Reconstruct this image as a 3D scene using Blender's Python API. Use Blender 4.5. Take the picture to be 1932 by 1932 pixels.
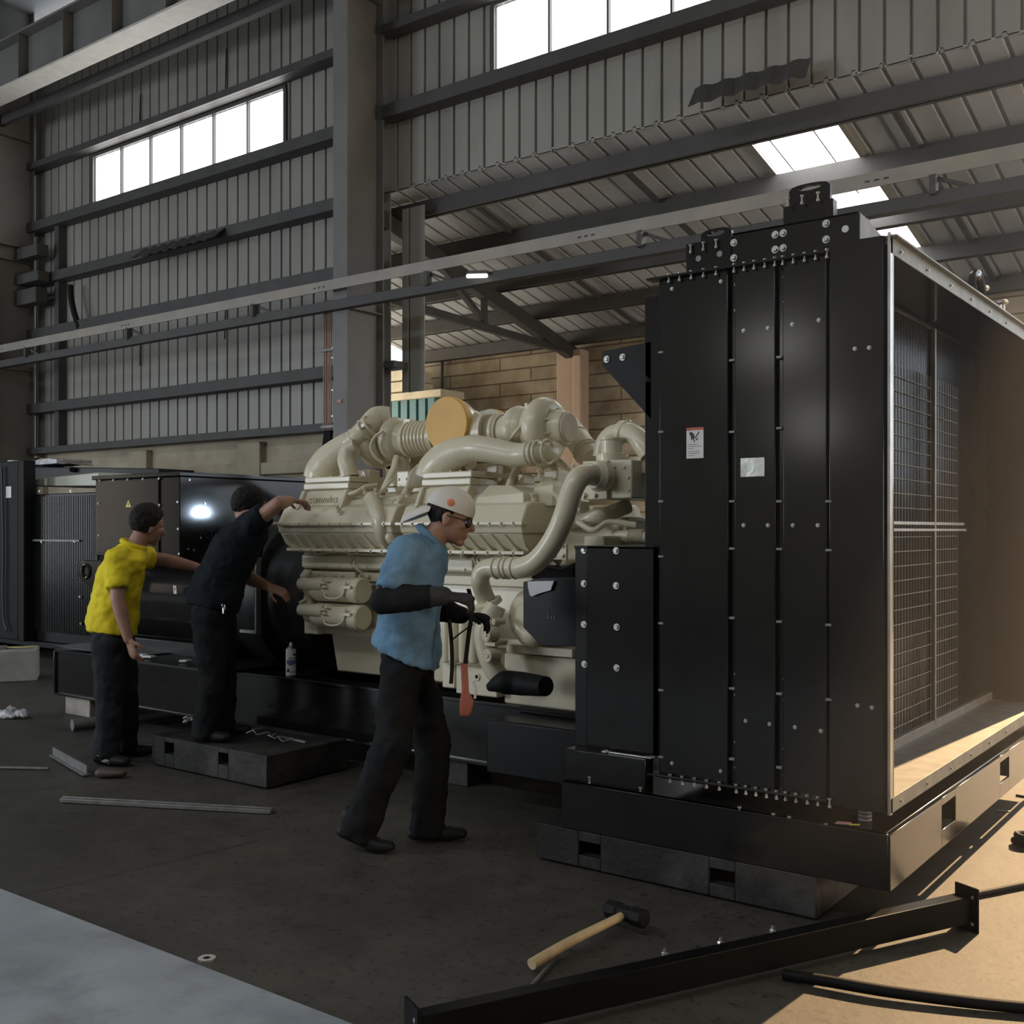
import bpy, bmesh, math, random
from mathutils import Vector, Matrix, Quaternion

for _o in list(bpy.data.objects):
    bpy.data.objects.remove(_o, do_unlink=True)
SC = bpy.context.scene
COL = SC.collection
V = Vector
PI = math.pi
rnd = random.Random(7)

# ------------------------------------------------------------------ camera
F, CX, HY, CAMZ = 2034.0, 966.0, 1000.0, 1.45
FW = V((-0.5976, 0.8018, 0.0)).normalized()
RT = V((FW.y, -FW.x, 0.0))
cd = bpy.data.cameras.new('camera')
cam = bpy.data.objects.new('camera', cd)
COL.objects.link(cam)
cam.location = (0, 0, CAMZ)
cam.rotation_euler = (PI / 2, 0, math.atan2(-FW.x, FW.y))
cd.sensor_width = 36.0
cd.lens = 36.0 * F / 1932.0
cd.shift_y = (HY - 966.0) / 1932.0
cd.clip_end = 200
SC.camera = cam

# ------------------------------------------------------------------ world, sun, daylight, exposure
SC.view_settings.view_transform = 'Standard'
SC.view_settings.look = 'None'
SC.view_settings.gamma = 1.0
SC.view_settings.use_curve_mapping = False
SC.view_settings.exposure = 0.0
W = bpy.data.worlds.new('world')
SC.world = W
W.use_nodes = True
wn = W.node_tree.nodes
wn['Background'].inputs[0].default_value = (0.80, 0.90, 1.0, 1)
wn['Background'].inputs[1].default_value = 2.6


def light(name, kind, loc, direction, color, energy, size=None, size_y=None, angle=None, spot=None, blend=0.5):
    d = bpy.data.lights.new(name, kind)
    d.color = color
    d.energy = energy
    if kind == 'AREA':
        d.shape = 'RECTANGLE'
        d.size, d.size_y = size, size_y
    if kind == 'SUN':
        d.angle = angle
    if kind == 'SPOT':
        d.spot_size = spot
        d.spot_blend = blend
        d.shadow_soft_size = size
    o = bpy.data.objects.new(name, d)
    COL.objects.link(o)
    o.location = loc
    o.rotation_euler = V(direction).to_track_quat('-Z', 'Y').to_euler()
    return o


SUN = light('sun', 'SUN', (0, 12, 12), (-0.07, -1.0, -0.68), (1.0, 0.66, 0.34), 10.5, angle=0.009)
# area lamps stand in for daylight from unseen doors and roof lights, not built
light('door_daylight', 'AREA', (-21.0, 0.6, 3.4), (1, 0.05, -0.12), (0.82, 0.91, 1.0), 260, 4.5, 6.0)
light('near_door_daylight', 'AREA', (-18.0, -11.3, 3.2), (0.8, 1, 0.0), (0.86, 0.93, 1.0), 1500, 6.0, 5.0)
light('box_reflection_fill', 'AREA', (-31.5, -11.4, 2.8), (0.6, 1, 0.0), (1.0, 0.86, 0.72), 150, 10.0, 5.0)  # no door here; added lamp whose warm reflection brightens the terminal box
light('side_door_daylight', 'AREA', (8.6, 5.5, 2.6), (-1, 0, 0.55), (1.0, 0.82, 0.60), 1100, 6.0, 4.5)
light('aisle_fill', 'AREA', (-16.5, 11.9, 2.6), (1, 0.08, 0.05), (1.0, 0.93, 0.80), 620, 4.0, 3.6)  # lamp added at the open aisle end to brighten the far wall
light('roof_daylight', 'AREA', (-6.0, -5.0, 9.4), (0, 0, -1), (0.84, 0.92, 1.0), 620, 14.0, 1.4)


# ------------------------------------------------------------------ projection helper (photo pixel -> place on a known plane)
def P(u, v, X=None, Y=None, Z=None, t=None):
    d = FW + RT * ((u - CX) / F) + V((0, 0, (HY - v) / F))
    if t is None:
        if Y is not None:
            t = Y / d.y
        elif X is not None:
            t = X / d.x
        else:
            t = (Z - CAMZ) / d.z
    return V((0, 0, CAMZ)) + d * t


# ------------------------------------------------------------------ materials
MATS = {}


def mat(name, col, rough=0.5, metal=0.0, var=0.12, scale=6.0, bump=0.0, bscale=40.0, spec=0.5, coat=0.0, dirt=None, dirt_amt=0.5, dscale=2.0,
        stretch=None):
    m = bpy.data.materials.new(name)
    m.use_nodes = True
    nt = m.node_tree
    n, l = nt.nodes, nt.links
    b = n['Principled BSDF']
    b.inputs['Roughness'].default_value = rough
    b.inputs['Metallic'].default_value = metal
    b.inputs['Specular IOR Level'].default_value = spec
    b.inputs['Coat Weight'].default_value = coat
    b.inputs['Coat Roughness'].default_value = 0.12
    tc = n.new('ShaderNodeTexCoord')
    src = tc.outputs['Object']
    if stretch:
        mp = n.new('ShaderNodeMapping')
        mp.inputs['Scale'].default_value = stretch
        l.new(src, mp.inputs['Vector'])
        src = mp.outputs['Vector']
    no = n.new('ShaderNodeTexNoise')
    no.inputs['Scale'].default_value = scale
    no.inputs['Detail'].default_value = 6
    l.new(src, no.inputs['Vector'])
    rp = n.new('ShaderNodeValToRGB')
    c0 = [max(0, c * (1 - var)) for c in col]
    c1 = [min(1, c * (1 + var)) for c in col]
    rp.color_ramp.elements[0].color = (*c0, 1)
    rp.color_ramp.elements[1].color = (*c1, 1)
    rp.color_ramp.elements[0].position = 0.3
    rp.color_ramp.elements[1].position = 0.7
    l.new(no.outputs['Fac'], rp.inputs['Fac'])
    out = rp.outputs['Color']
    if dirt:
        n2 = n.new('ShaderNodeTexNoise')
        n2.inputs['Scale'].default_value = dscale
        n2.inputs['Detail'].default_value = 8
        n2.inputs['Roughness'].default_value = 0.65
        l.new(src, n2.inputs['Vector'])
        r2 = n.new('ShaderNodeValToRGB')
        r2.color_ramp.elements[0].position = 0.48
        r2.color_ramp.elements[1].position = 0.72
        r2.color_ramp.elements[0].color = (0, 0, 0, 1)
        r2.color_ramp.elements[1].color = (dirt_amt,) * 3 + (1,)
        l.new(n2.outputs['Fac'], r2.inputs['Fac'])
        mx = n.new('ShaderNodeMix')
        mx.data_type = 'RGBA'
        l.new(r2.outputs['Color'], mx.inputs[0])
        l.new(out, mx.inputs[6])
        mx.inputs[7].default_value = (*dirt, 1)
        out = mx.outputs[2]
    l.new(out, b.inputs['Base Color'])
    if bump > 0:
        n3 = n.new('ShaderNodeTexNoise')
        n3.inputs['Scale'].default_value = bscale
        n3.inputs['Detail'].default_value = 4
        l.new(src, n3.inputs['Vector'])
        bp = n.new('ShaderNodeBump')
        bp.inputs['Strength'].default_value = bump
        bp.inputs['Distance'].default_value = 0.02
        l.new(n3.outputs['Fac'], bp.inputs['Height'])
        l.new(bp.outputs['Normal'], b.inputs['Normal'])
    MATS[name] = m
    return m


def emit(name, col, strength):
    m = bpy.data.materials.new(name)
    m.use_nodes = True
    nt = m.node_tree
    nt.nodes.remove(nt.nodes['Principled BSDF'])
    e = nt.nodes.new('ShaderNodeEmission')
    e.inputs[0].default_value = (*col, 1)
    e.inputs[1].default_value = strength
    nt.links.new(e.outputs[0], nt.nodes['Material Output'].inputs[0])
    MATS[name] = m
    return m


M = MATS
mat('cream_paint', (0.66, 0.595, 0.435), 0.33, var=0.05, scale=3, spec=0.45, coat=0.15, bump=0.03, bscale=25)
mat('black_paint', (0.010, 0.0095, 0.009), 0.14, var=0.2, spec=0.45, bump=0.006, bscale=4)
mat('black_satin', (0.009, 0.009, 0.009), 0.34, var=0.2, spec=0.22)
mat('black_channel', (0.004, 0.004, 0.004), 0.3, var=0.2, spec=0.12)
mat('lit_flange', (0.5, 0.49, 0.45), 0.6, var=0.08)  # lit look of the runway's lower flange put into a paler colour
mat('black_rubber', (0.010, 0.010, 0.010), 0.6, var=0.2, spec=0.15)
mat('black_core', (0.016, 0.016, 0.016), 0.22, var=0.2)
mat('dunnage_steel', (0.014, 0.013, 0.012), 0.65, var=0.3, spec=0.3, dirt=(0.11, 0.10, 0.09), dirt_amt=0.5, dscale=2.2, bump=0.2)
mat('zinc', (0.62, 0.61, 0.58), 0.30, metal=0.9, var=0.1, scale=30)
mat('bare_steel', (0.48, 0.46, 0.43), 0.33, metal=0.9, var=0.15, scale=14)
mat('dull_steel', (0.20, 0.20, 0.19), 0.5, metal=0.5, var=0.2, scale=14)
mat('galvanised_rail', (0.27, 0.25, 0.22), 0.55, metal=0.2, var=0.1, scale=3, dirt=(0.45, 0.36, 0.22), dirt_amt=0.4, dscale=1.0)
mat('frame_steel', (0.052, 0.050, 0.048), 0.6, var=0.15, scale=4)
mat('column_paint', (0.15, 0.147, 0.14), 0.5, var=0.1, scale=2, dirt=(0.09, 0.085, 0.08), dirt_amt=0.5, dscale=1.2)
mat('wall_sheet', (0.27, 0.262, 0.235), 0.5, metal=0.1, var=0.10, scale=1.3, dirt=(0.17, 0.16, 0.135), dirt_amt=0.6, dscale=0.9, stretch=(1, 1, 0.25))
mat('far_cladding', (0.36, 0.33, 0.29), 0.6, var=0.1)
mat('roof_sheet', (0.44, 0.445, 0.45), 0.5, metal=0.1, var=0.12, scale=1.3, dirt=(0.28, 0.27, 0.25), dirt_amt=0.5, dscale=0.8)
mat('concrete_wall', (0.40, 0.35, 0.26), 0.85, var=0.15, scale=2.0, dirt=(0.23, 0.19, 0.13), dirt_amt=0.7, dscale=1.2, bump=0.3, bscale=14)
mat('pillar_plaster', (0.50, 0.37, 0.28), 0.85, var=0.08, scale=2.0, bump=0.1)
mat('cream_panel', (0.60, 0.54, 0.40), 0.75, var=0.08, scale=3, dirt=(0.4, 0.33, 0.22), dirt_amt=0.5)
mat('teal_sheet', (0.05, 0.16, 0.18), 0.5, var=0.12)
mat('yellow_cap', (0.72, 0.42, 0.09), 0.5, var=0.06, scale=5)
mat('skin', (0.36, 0.195, 0.135), 0.5, var=0.08, scale=9)
mat('skin_pale', (0.46, 0.29, 0.23), 0.5, var=0.08, scale=9)
mat('hair_black', (0.012, 0.010, 0.009), 0.7, spec=0.25, var=0.4, scale=60, bump=0.6, bscale=90, stretch=(1, 1, 0.3))
mat('yellow_cloth', (0.80, 0.64, 0.03), 0.75, spec=0.15, var=0.06, scale=5, bump=0.15, bscale=18)
mat('dark_jeans', (0.022, 0.025, 0.028), 0.85, spec=0.15, var=0.25, scale=7, bump=0.2, bscale=20)
mat('navy_cloth', (0.008, 0.011, 0.015), 0.85, spec=0.15, var=0.2, scale=6, bump=0.2, bscale=16)
mat('blue_cloth', (0.15, 0.27, 0.40), 0.8, spec=0.15, var=0.10, scale=4, bump=0.2, bscale=12, dirt=(0.06, 0.10, 0.15), dirt_amt=0.6, dscale=6)
mat('dark_trousers', (0.011, 0.0115, 0.0125), 0.85, spec=0.15, var=0.2, scale=6, bump=0.2, bscale=14)
mat('dark_glove', (0.045, 0.043, 0.043), 0.85, spec=0.15, var=0.2, scale=20, bump=0.2)
mat('black_sleeve', (0.012, 0.012, 0.013), 0.8, spec=0.15, var=0.2)
mat('cap_cloth', (0.66, 0.62, 0.56), 0.8, var=0.06, scale=10, bump=0.1)
mat('orange_print', (0.75, 0.24, 0.11), 0.7, var=0.1)
mat('shoe_black', (0.015, 0.015, 0.015), 0.5, spec=0.15, var=0.2)
mat('shoe_grey', (0.30, 0.30, 0.28), 0.6, var=0.2)
mat('shoe_brown', (0.07, 0.045, 0.035), 0.6, var=0.2)
mat('eye_white', (0.6, 0.58, 0.55), 0.2, var=0.02)
mat('dark_lens', (0.01, 0.01, 0.012), 0.08, var=0.0, spec=0.8)
mat('white_label', (0.66, 0.64, 0.60), 0.5, var=0.03)
mat('red_label', (0.50, 0.10, 0.07), 0.5, var=0.05)
mat('label_ink', (0.03, 0.03, 0.03), 0.6, var=0.05)
mat('grey_ink', (0.25, 0.25, 0.25), 0.6, var=0.05)
mat('yellow_label', (0.66, 0.58, 0.10), 0.5, var=0.05)
mat('silver_plate', (0.72, 0.73, 0.68), 0.35, metal=0.6, var=0.1, bump=0.5, bscale=8)
mat('white_tape', (0.62, 0.62, 0.63), 0.6, var=0.03)
mat('wood_handle', (0.55, 0.42, 0.24), 0.55, var=0.15, scale=6, dirt=(0.28, 0.15, 0.08), dirt_amt=0.7, dscale=5, stretch=(1, 1, 0.3))
mat('grey_wood', (0.30, 0.27, 0.23), 0.6, var=0.2, scale=9)
mat('red_tool', (0.42, 0.12, 0.08), 0.6, var=0.1)
mat('strap_black', (0.02, 0.018, 0.016), 0.8, spec=0.15, var=0.2)
mat('block_concrete', (0.30, 0.29, 0.26), 0.9, var=0.12, scale=8, bump=0.4, bscale=60)
mat('yellow_strap', (0.55, 0.45, 0.14), 0.7, var=0.1)
mat('plastic_sheet', (0.45, 0.46, 0.47), 0.15, var=0.1, bump=0.8, bscale=14)
mat('pale_green_paint', (0.46, 0.47, 0.38), 0.4, var=0.05)
mat('copper_pipe', (0.42, 0.26, 0.19), 0.45, metal=0.4, var=0.1)
mat('can_blue', (0.12, 0.15, 0.33), 0.4, var=0.05)
mat('striped_cloth', (0.6, 0.62, 0.66), 0.8, var=0.03)
mat('red_cloth', (0.28, 0.02, 0.03), 0.7, var=0.1)
mat('pink_tape', (0.5, 0.25, 0.25), 0.7, var=0.03)
mat('white_cover', (0.62, 0.62, 0.62), 0.6, var=0.03)
emit('window_light', (1.0, 0.98, 0.95), 7.0)
emit('skylight_glow', (1.0, 0.99, 0.96), 12.0)
emit('lamp_glow', (1.0, 0.97, 0.80), 2.0)
emit('torch_glow', (0.75, 0.87, 1.0), 20.0)


def floor_material():
    m = bpy.data.materials.new('concrete_floor')
    m.use_nodes = True
    nt = m.node_tree
    n, l = nt.nodes, nt.links
    b = n['Principled BSDF']
    tc = n.new('ShaderNodeTexCoord')
    a = n.new('ShaderNodeTexNoise'); a.inputs['Scale'].default_value = 0.9; a.inputs['Detail'].default_value = 9
    c = n.new('ShaderNodeTexNoise'); c.inputs['Scale'].default_value = 7.0; c.inputs['Detail'].default_value = 8; c.inputs['Roughness'].default_value = 0.7
    v = n.new('ShaderNodeTexNoise'); v.inputs['Scale'].default_value = 34.0; v.inputs['Detail'].default_value = 3
    for q in (a, c, v):
        l.new(tc.outputs['Object'], q.inputs['Vector'])
    r1 = n.new('ShaderNodeValToRGB')
    r1.color_ramp.elements[0].color = (0.034, 0.031, 0.025, 1); r1.color_ramp.elements[0].position = 0.35
    r1.color_ramp.elements[1].color = (0.068, 0.060, 0.047, 1); r1.color_ramp.elements[1].position = 0.7
    l.new(a.outputs['Fac'], r1.inputs['Fac'])
    r2 = n.new('ShaderNodeValToRGB')
    r2.color_ramp.elements[0].color = (0.62, 0.62, 0.62, 1); r2.color_ramp.elements[0].position = 0.3
    r2.color_ramp.elements[1].color = (1.12, 1.12, 1.12, 1); r2.color_ramp.elements[1].position = 0.62
    l.new(c.outputs['Fac'], r2.inputs['Fac'])
    mx = n.new('ShaderNodeMix'); mx.data_type = 'RGBA'; mx.blend_type = 'MULTIPLY'; mx.inputs[0].default_value = 1.0
    l.new(r1.outputs['Color'], mx.inputs[6]); l.new(r2.outputs['Color'], mx.inputs[7])
    r3 = n.new('ShaderNodeValToRGB')
    r3.color_ramp.elements[0].color = (0.25, 0.22, 0.18, 1); r3.color_ramp.elements[0].position = 0.33
    r3.color_ramp.elements[1].color = (1, 1, 1, 1); r3.color_ramp.elements[1].position = 0.40
    l.new(v.outputs['Fac'], r3.inputs['Fac'])
    m2 = n.new('ShaderNodeMix'); m2.data_type = 'RGBA'; m2.blend_type = 'MULTIPLY'; m2.inputs[0].default_value = 0.8
    l.new(mx.outputs[2], m2.inputs[6]); l.new(r3.outputs['Color'], m2.inputs[7])
    l.new(m2.outputs[2], b.inputs['Base Color'])
    b.inputs['Roughness'].default_value = 0.62
    bp = n.new('ShaderNodeBump'); bp.inputs['Strength'].default_value = 0.25; bp.inputs['Distance'].default_value = 0.01
    l.new(c.outputs['Fac'], bp.inputs['Height']); l.new(bp.outputs['Normal'], b.inputs['Normal'])
    MATS['concrete_floor'] = m


floor_material()
mat('walkway_paint', (0.28, 0.31, 0.335), 0.45, var=0.22, scale=2.2, dirt=(0.14, 0.155, 0.17), dirt_amt=0.8, dscale=2.6, bump=0.08, bscale=12)


def course_material():
    m = bpy.data.materials.new('block_courses')
    m.use_nodes = True
    nt = m.node_tree
    n, l = nt.nodes, nt.links
    b = n['Principled BSDF']
    tc = n.new('ShaderNodeTexCoord')
    mp = n.new('ShaderNodeMapping'); mp.inputs['Rotation'].default_value = (PI / 2, 0, 0)
    l.new(tc.outputs['Object'], mp.inputs['Vector'])
    br = n.new('ShaderNodeTexBrick')
    br.inputs['Color1'].default_value = (0.46, 0.40, 0.31, 1)
    br.inputs['Color2'].default_value = (0.41, 0.35, 0.27, 1)
    br.inputs['Mortar'].default_value = (0.17, 0.13, 0.095, 1)
    br.inputs['Scale'].default_value = 1.0
    br.inputs['Brick Width'].default_value = 1.7
    br.inputs['Row Height'].default_value = 0.215
    br.inputs['Mortar Size'].default_value = 0.012
    br.offset = 0.37
    l.new(mp.outputs['Vector'], br.inputs['Vector'])
    no = n.new('ShaderNodeTexNoise'); no.inputs['Scale'].default_value = 2.0; no.inputs['Detail'].default_value = 8
    l.new(tc.outputs['Object'], no.inputs['Vector'])
    rp = n.new('ShaderNodeValToRGB')
    rp.color_ramp.elements[0].color = (0.55, 0.5, 0.45, 1); rp.color_ramp.elements[0].position = 0.35
    rp.color_ramp.elements[1].color = (1.1, 1.1, 1.1, 1); rp.color_ramp.elements[1].position = 0.65
    l.new(no.outputs['Fac'], rp.inputs['Fac'])
    mx = n.new('ShaderNodeMix'); mx.data_type = 'RGBA'; mx.blend_type = 'MULTIPLY'; mx.inputs[0].default_value = 1
    l.new(br.outputs['Color'], mx.inputs[6]); l.new(rp.outputs['Color'], mx.inputs[7])
    l.new(mx.outputs[2], b.inputs['Base Color'])
    b.inputs['Roughness'].default_value = 0.85
    bp = n.new('ShaderNodeBump'); bp.inputs['Strength'].default_value = 0.8; bp.inputs['Distance'].default_value = 0.02; bp.invert = True
    l.new(br.outputs['Fac'], bp.inputs['Height']); l.new(bp.outputs['Normal'], b.inputs['Normal'])
    MATS['block_courses'] = m


course_material()

# stripes woven into the sleeve cloth
_m = MATS['striped_cloth']
_nt = _m.node_tree
_w = _nt.nodes.new('ShaderNodeTexWave'); _w.inputs['Scale'].default_value = 14.0; _w.bands_direction = 'Z'
_r = _nt.nodes.new('ShaderNodeValToRGB'); _r.color_ramp.interpolation = 'CONSTANT'
_r.color_ramp.elements[0].color = (0.62, 0.64, 0.68, 1); _r.color_ramp.elements[1].color = (0.07, 0.08, 0.10, 1); _r.color_ramp.elements[1].position = 0.62
_tc = _nt.nodes.new('ShaderNodeTexCoord')
_nt.links.new(_tc.outputs['Object'], _w.inputs['Vector']); _nt.links.new(_w.outputs['Fac'], _r.inputs['Fac'])
_nt.links.new(_r.outputs['Color'], _nt.nodes['Principled BSDF'].inputs['Base Color'])

# ------------------------------------------------------------------ mesh builder
ORG = {}


def frame_of(d):
    d = V(d).normalized()
    a = V((0, 0, 1)) if abs(d.z) < 0.95 else V((1, 0, 0))
    s = d.cross(a).normalized()
    return d, s, s.cross(d).normalized()


def smooth_path(pts, n):
    pts = [V(p) for p in pts]
    if n <= 1 or len(pts) < 3:
        return pts, list(range(len(pts)))
    out, par = [], []
    ext = [pts[0] * 2 - pts[1]] + pts + [pts[-1] * 2 - pts[-2]]
    for i in range(len(pts) - 1):
        p0, p1, p2, p3 = ext[i:i + 4]
        for k in range(n):
            t = k / n
            out.append(0.5 * ((2 * p1) + (p2 - p0) * t + (2 * p0 - 5 * p1 + 4 * p2 - p3) * t * t + (3 * p1 - p0 - 3 * p2 + p3) * t ** 3))
            par.append(i + t)
    out.append(pts[-1]); par.append(len(pts) - 1)
    return out, par


class MB:
    def __init__(s):
        s.bm = bmesh.new()

    def face(s, vs):
        try:
            s.bm.faces.new(vs)
        except ValueError:
            pass

    def hexa(s, c):
        v = [s.bm.verts.new(p) for p in c]
        for f in ((0, 3, 2, 1), (4, 5, 6, 7), (0, 1, 5, 4), (1, 2, 6, 5), (2, 3, 7, 6), (3, 0, 4, 7)):
            s.face([v[i] for i in f])
        return s

    def box(s, x0, x1, y0, y1, z0, z1):
        return s.hexa([V(p) for p in ((x0, y0, z0), (x1, y0, z0), (x1, y1, z0), (x0, y1, z0), (x0, y0, z1), (x1, y0, z1), (x1, y1, z1), (x0, y1, z1))])

    def obox(s, c, sx, sy, sz, ax=None, ay=None):
        c = V(c)
        ax = V(ax or (1, 0, 0)).normalized(); ay = V(ay or (0, 1, 0)).normalized(); az = ax.cross(ay).normalized()
        a, b, d = ax * sx / 2, ay * sy / 2, az * sz / 2
        return s.hexa([c - a - b - d, c + a - b - d, c + a + b - d, c - a + b - d, c - a - b + d, c + a - b + d, c + a + b + d, c - a + b + d])

    def bar(s, p0, p1, w, h, up=(0, 0, 1)):
        p0, p1 = V(p0), V(p1)
        d = (p1 - p0).normalized()
        side = d.cross(V(up)).normalized()
        u2 = side.cross(d).normalized()
        a, b = side * w / 2, u2 * h / 2
        return s.hexa([p0 - a - b, p0 + a - b, p0 + a + b, p0 - a + b, p1 - a - b, p1 + a - b, p1 + a + b, p1 - a + b])

    def ring(s, c, a, b, seg):
        return [s.bm.verts.new(c + a * math.cos(2 * PI * k / seg) + b * math.sin(2 * PI * k / seg)) for k in range(seg)]

    def skin_rings(s, rings, cap0=True, cap1=True):
        seg = len(rings[0])
        for r0, r1 in zip(rings, rings[1:]):
            for k in range(seg):
                s.face([r0[k], r0[(k + 1) % seg], r1[(k + 1) % seg], r1[k]])
        if cap0:
            s.face(list(reversed(rings[0])))
        if cap1:
            s.face(rings[-1])
        return s

    def tube(s, pts, r, seg=14, n=6, flat=1.0, up=None):
        rr = r if isinstance(r, (list, tuple)) else None
        path, par = smooth_path(pts, n)
        d, a, b = frame_of(path[1] - path[0])
        if up is not None:
            a = d.cross(V(up)).normalized(); b = a.cross(d).normalized()
        rings = []
        for i, p in enumerate(path):
            t = (path[min(i + 1, len(path) - 1)] - path[max(i - 1, 0)]).normalized()
            a = (a - t * a.dot(t)).normalized(); b = a.cross(t) * -1
            b = t.cross(a).normalized()
            if rr:
                k = min(int(par[i]), len(rr) - 2); f = par[i] - k
                q = rr[k] * (1 - f) + rr[k + 1] * f
            else:
                q = r
            rings.append(s.ring(p, a * q, b * q * flat, seg))
        return s.skin_rings(rings)

    def lathe(s, o, axis, prof, seg=28, sx=1.0):
        d, a, b = frame_of(axis)
        rings = [s.ring(V(o) + d * h, a * max(r, 1e-4) * sx, b * max(r, 1e-4), seg) for h, r in prof]
        return s.skin_rings(rings)

    def cyl(s, p0, p1, r0, r1=None, seg=20):
        p0, p1 = V(p0), V(p1)
        return s.lathe(p0, p1 - p0, [(0, r0), ((p1 - p0).length, r0 if r1 is None else r1)], seg)

    def torus(s, c, axis, R, r, seg=36, sub=10, a0=0, a1=2 * PI, taper=None):
        d, a, b = frame_of(axis)
        full = abs(a1 - a0 - 2 * PI) < 1e-6
        rings = []
        cnt = seg if full else seg + 1
        for i in range(cnt):
            an = a0 + (a1 - a0) * i / seg
            e = a * math.cos(an) + b * math.sin(an)
            q = r if taper is None else r * (1 - taper * i / seg)
            rings.append(s.ring(V(c) + e * R, e * q, d * q, sub))
        if full:
            rings.append(rings[0])
            return s.skin_rings(rings, False, False)
        return s.skin_rings(rings)

    def prism(s, poly, ext):
        ext = V(ext)
        v0 = [s.bm.verts.new(V(p)) for p in poly]
        v1 = [s.bm.verts.new(V(p) + ext) for p in poly]
        s.face(list(reversed(v0))); s.face(v1)
        n = len(poly)
        for i in range(n):
            s.face([v0[i], v0[(i + 1) % n], v1[(i + 1) % n], v1[i]])
        return s

    def loft(s, polys):
        rings = [[s.bm.verts.new(V(p)) for p in q] for q in polys]
        return s.skin_rings(rings)

    def ell(s, c, ra, rb, rc, ax=(1, 0, 0), az=(0, 0, 1), seg=20, rows=12):
        ax = V(ax).normalized(); az = V(az); az = (az - ax * az.dot(ax)).normalized(); ay = az.cross(ax)
        rings = []
        for i in range(1, rows):
            th = PI * i / rows
            rings.append(s.ring(V(c) - az * rc * math.cos(th), ax * ra * math.sin(th), ay * rb * math.sin(th), seg))
        b0 = s.bm.verts.new(V(c) - az * rc); b1 = s.bm.verts.new(V(c) + az * rc)
        s.skin_rings(rings, False, False)
        for k in range(seg):
            s.face([b0, rings[0][(k + 1) % seg], rings[0][k]])
            s.face([b1, rings[-1][k], rings[-1][(k + 1) % seg]])
        return s

    def capsule(s, p0, p1, r0, r1, flat=1.0, side=None, seg=16, round0=True, round1=True):
        """tapered limb from p0 to p1; radius across SIDE is r, radius the other way r*flat"""
        p0, p1 = V(p0), V(p1)
        d, a, b = frame_of(p1 - p0)
        if side is not None:
            a = V(side); a = (a - d * a.dot(d)).normalized(); b = d.cross(a)
        L = (p1 - p0).length
        prof = []
        if round0:
            prof += [(-r0 * math.cos(x), r0 * math.sin(x)) for x in (0.15, 0.5, 0.9, 1.25)]
        prof += [(0, r0), (L, r1)]
        if round1:
            prof += [(L + r1 * math.sin(x), r1 * math.cos(x)) for x in (0.35, 0.7, 1.07, 1.4)]
        return s.skin_rings([s.ring(p0 + d * h, a * q, b * q * flat, seg) for h, q in prof])

    def hexbolt(s, p, nrm, r, h, washer=True):
        d, a, b = frame_of(nrm)
        p = V(p)
        if washer:
            s.lathe(p, d, [(0, r * 1.55), (h * 0.3, r * 1.55)], 14)
        s.lathe(p + d * h * 0.25, d, [(0, r), (h * 0.75, r), (h * 0.85, r * 0.85)], 6)
        return s

    def build(s, name, m, parent=None, smooth=True, bevel=0.0, angle=35, segs=2, recalc=True):
        if recalc:
            bmesh.ops.recalc_face_normals(s.bm, faces=s.bm.faces[:])
        me = bpy.data.meshes.new(name)
        off = ORG.get(parent.name, V((0, 0, 0))) if parent is not None else V((0, 0, 0))
        if parent is None:
            cs = [v.co for v in s.bm.verts]
            off = V(((min(c.x for c in cs) + max(c.x for c in cs)) / 2, (min(c.y for c in cs) + max(c.y for c in cs)) / 2, min(c.z for c in cs)))
        bmesh.ops.translate(s.bm, verts=s.bm.verts[:], vec=-off)
        s.bm.to_mesh(me)
        s.bm.free()
        me.materials.append(MATS[m] if isinstance(m, str) else m)
        o = bpy.data.objects.new(name, me)
        COL.objects.link(o)
        if parent is not None:
            o.parent = parent
        else:
            o.location = off
        ORG[o.name] = off.copy()
        if smooth:
            me.polygons.foreach_set('use_smooth', [True] * len(me.polygons))
            me.set_sharp_from_angle(angle=math.radians(angle))
        if bevel > 0:
            b = o.modifiers.new('bevel', 'BEVEL')
            b.width = bevel; b.segments = segs; b.limit_method = 'ANGLE'; b.angle_limit = math.radians(40)
            b.harden_normals = False
        return o


def tag(o, label=None, cat=None, group=None, kind=None):
    if label: o['label'] = label
    if cat: o['category'] = cat
    if group: o['group'] = group
    if kind: o['kind'] = kind
    return o


def thing(name, label, cat, loc, group=None):
    o = bpy.data.objects.new(name, None)
    o.empty_display_size = 0.1
    COL.objects.link(o)
    o.location = loc
    ORG[o.name] = V(loc)
    return tag(o, label, cat, group)


def struct(name, mb, m, parent=None, **kw):
    o = mb.build(name, m, parent, **kw)
    if parent is None:
        o['kind'] = 'structure'
    return o


def inst(src_mesh, name, parent, p, nrm, spin=0.0):
    o = bpy.data.objects.new(name, src_mesh)
    COL.objects.link(o)
    o.parent = parent
    o.location = V(p) - ORG[parent.name]
    q = V(nrm).to_track_quat('Z', 'Y')
    o.rotation_mode = 'QUATERNION'
    o.rotation_quaternion = q @ Quaternion((0, 0, 1), spin)
    ORG[o.name] = ORG[parent.name]
    return o


def mesh_only(mb, m, smooth=True):
    bmesh.ops.recalc_face_normals(mb.bm, faces=mb.bm.faces[:])
    me = bpy.data.meshes.new('shared')
    mb.bm.to_mesh(me); mb.bm.free()
    me.materials.append(MATS[m])
    if smooth:
        me.polygons.foreach_set('use_smooth', [True] * len(me.polygons))
        me.set_sharp_from_angle(angle=math.radians(35))
    return me

# ================================================================== the hall
WY = 9.5                                   # inner face of the sheeted long wall


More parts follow.
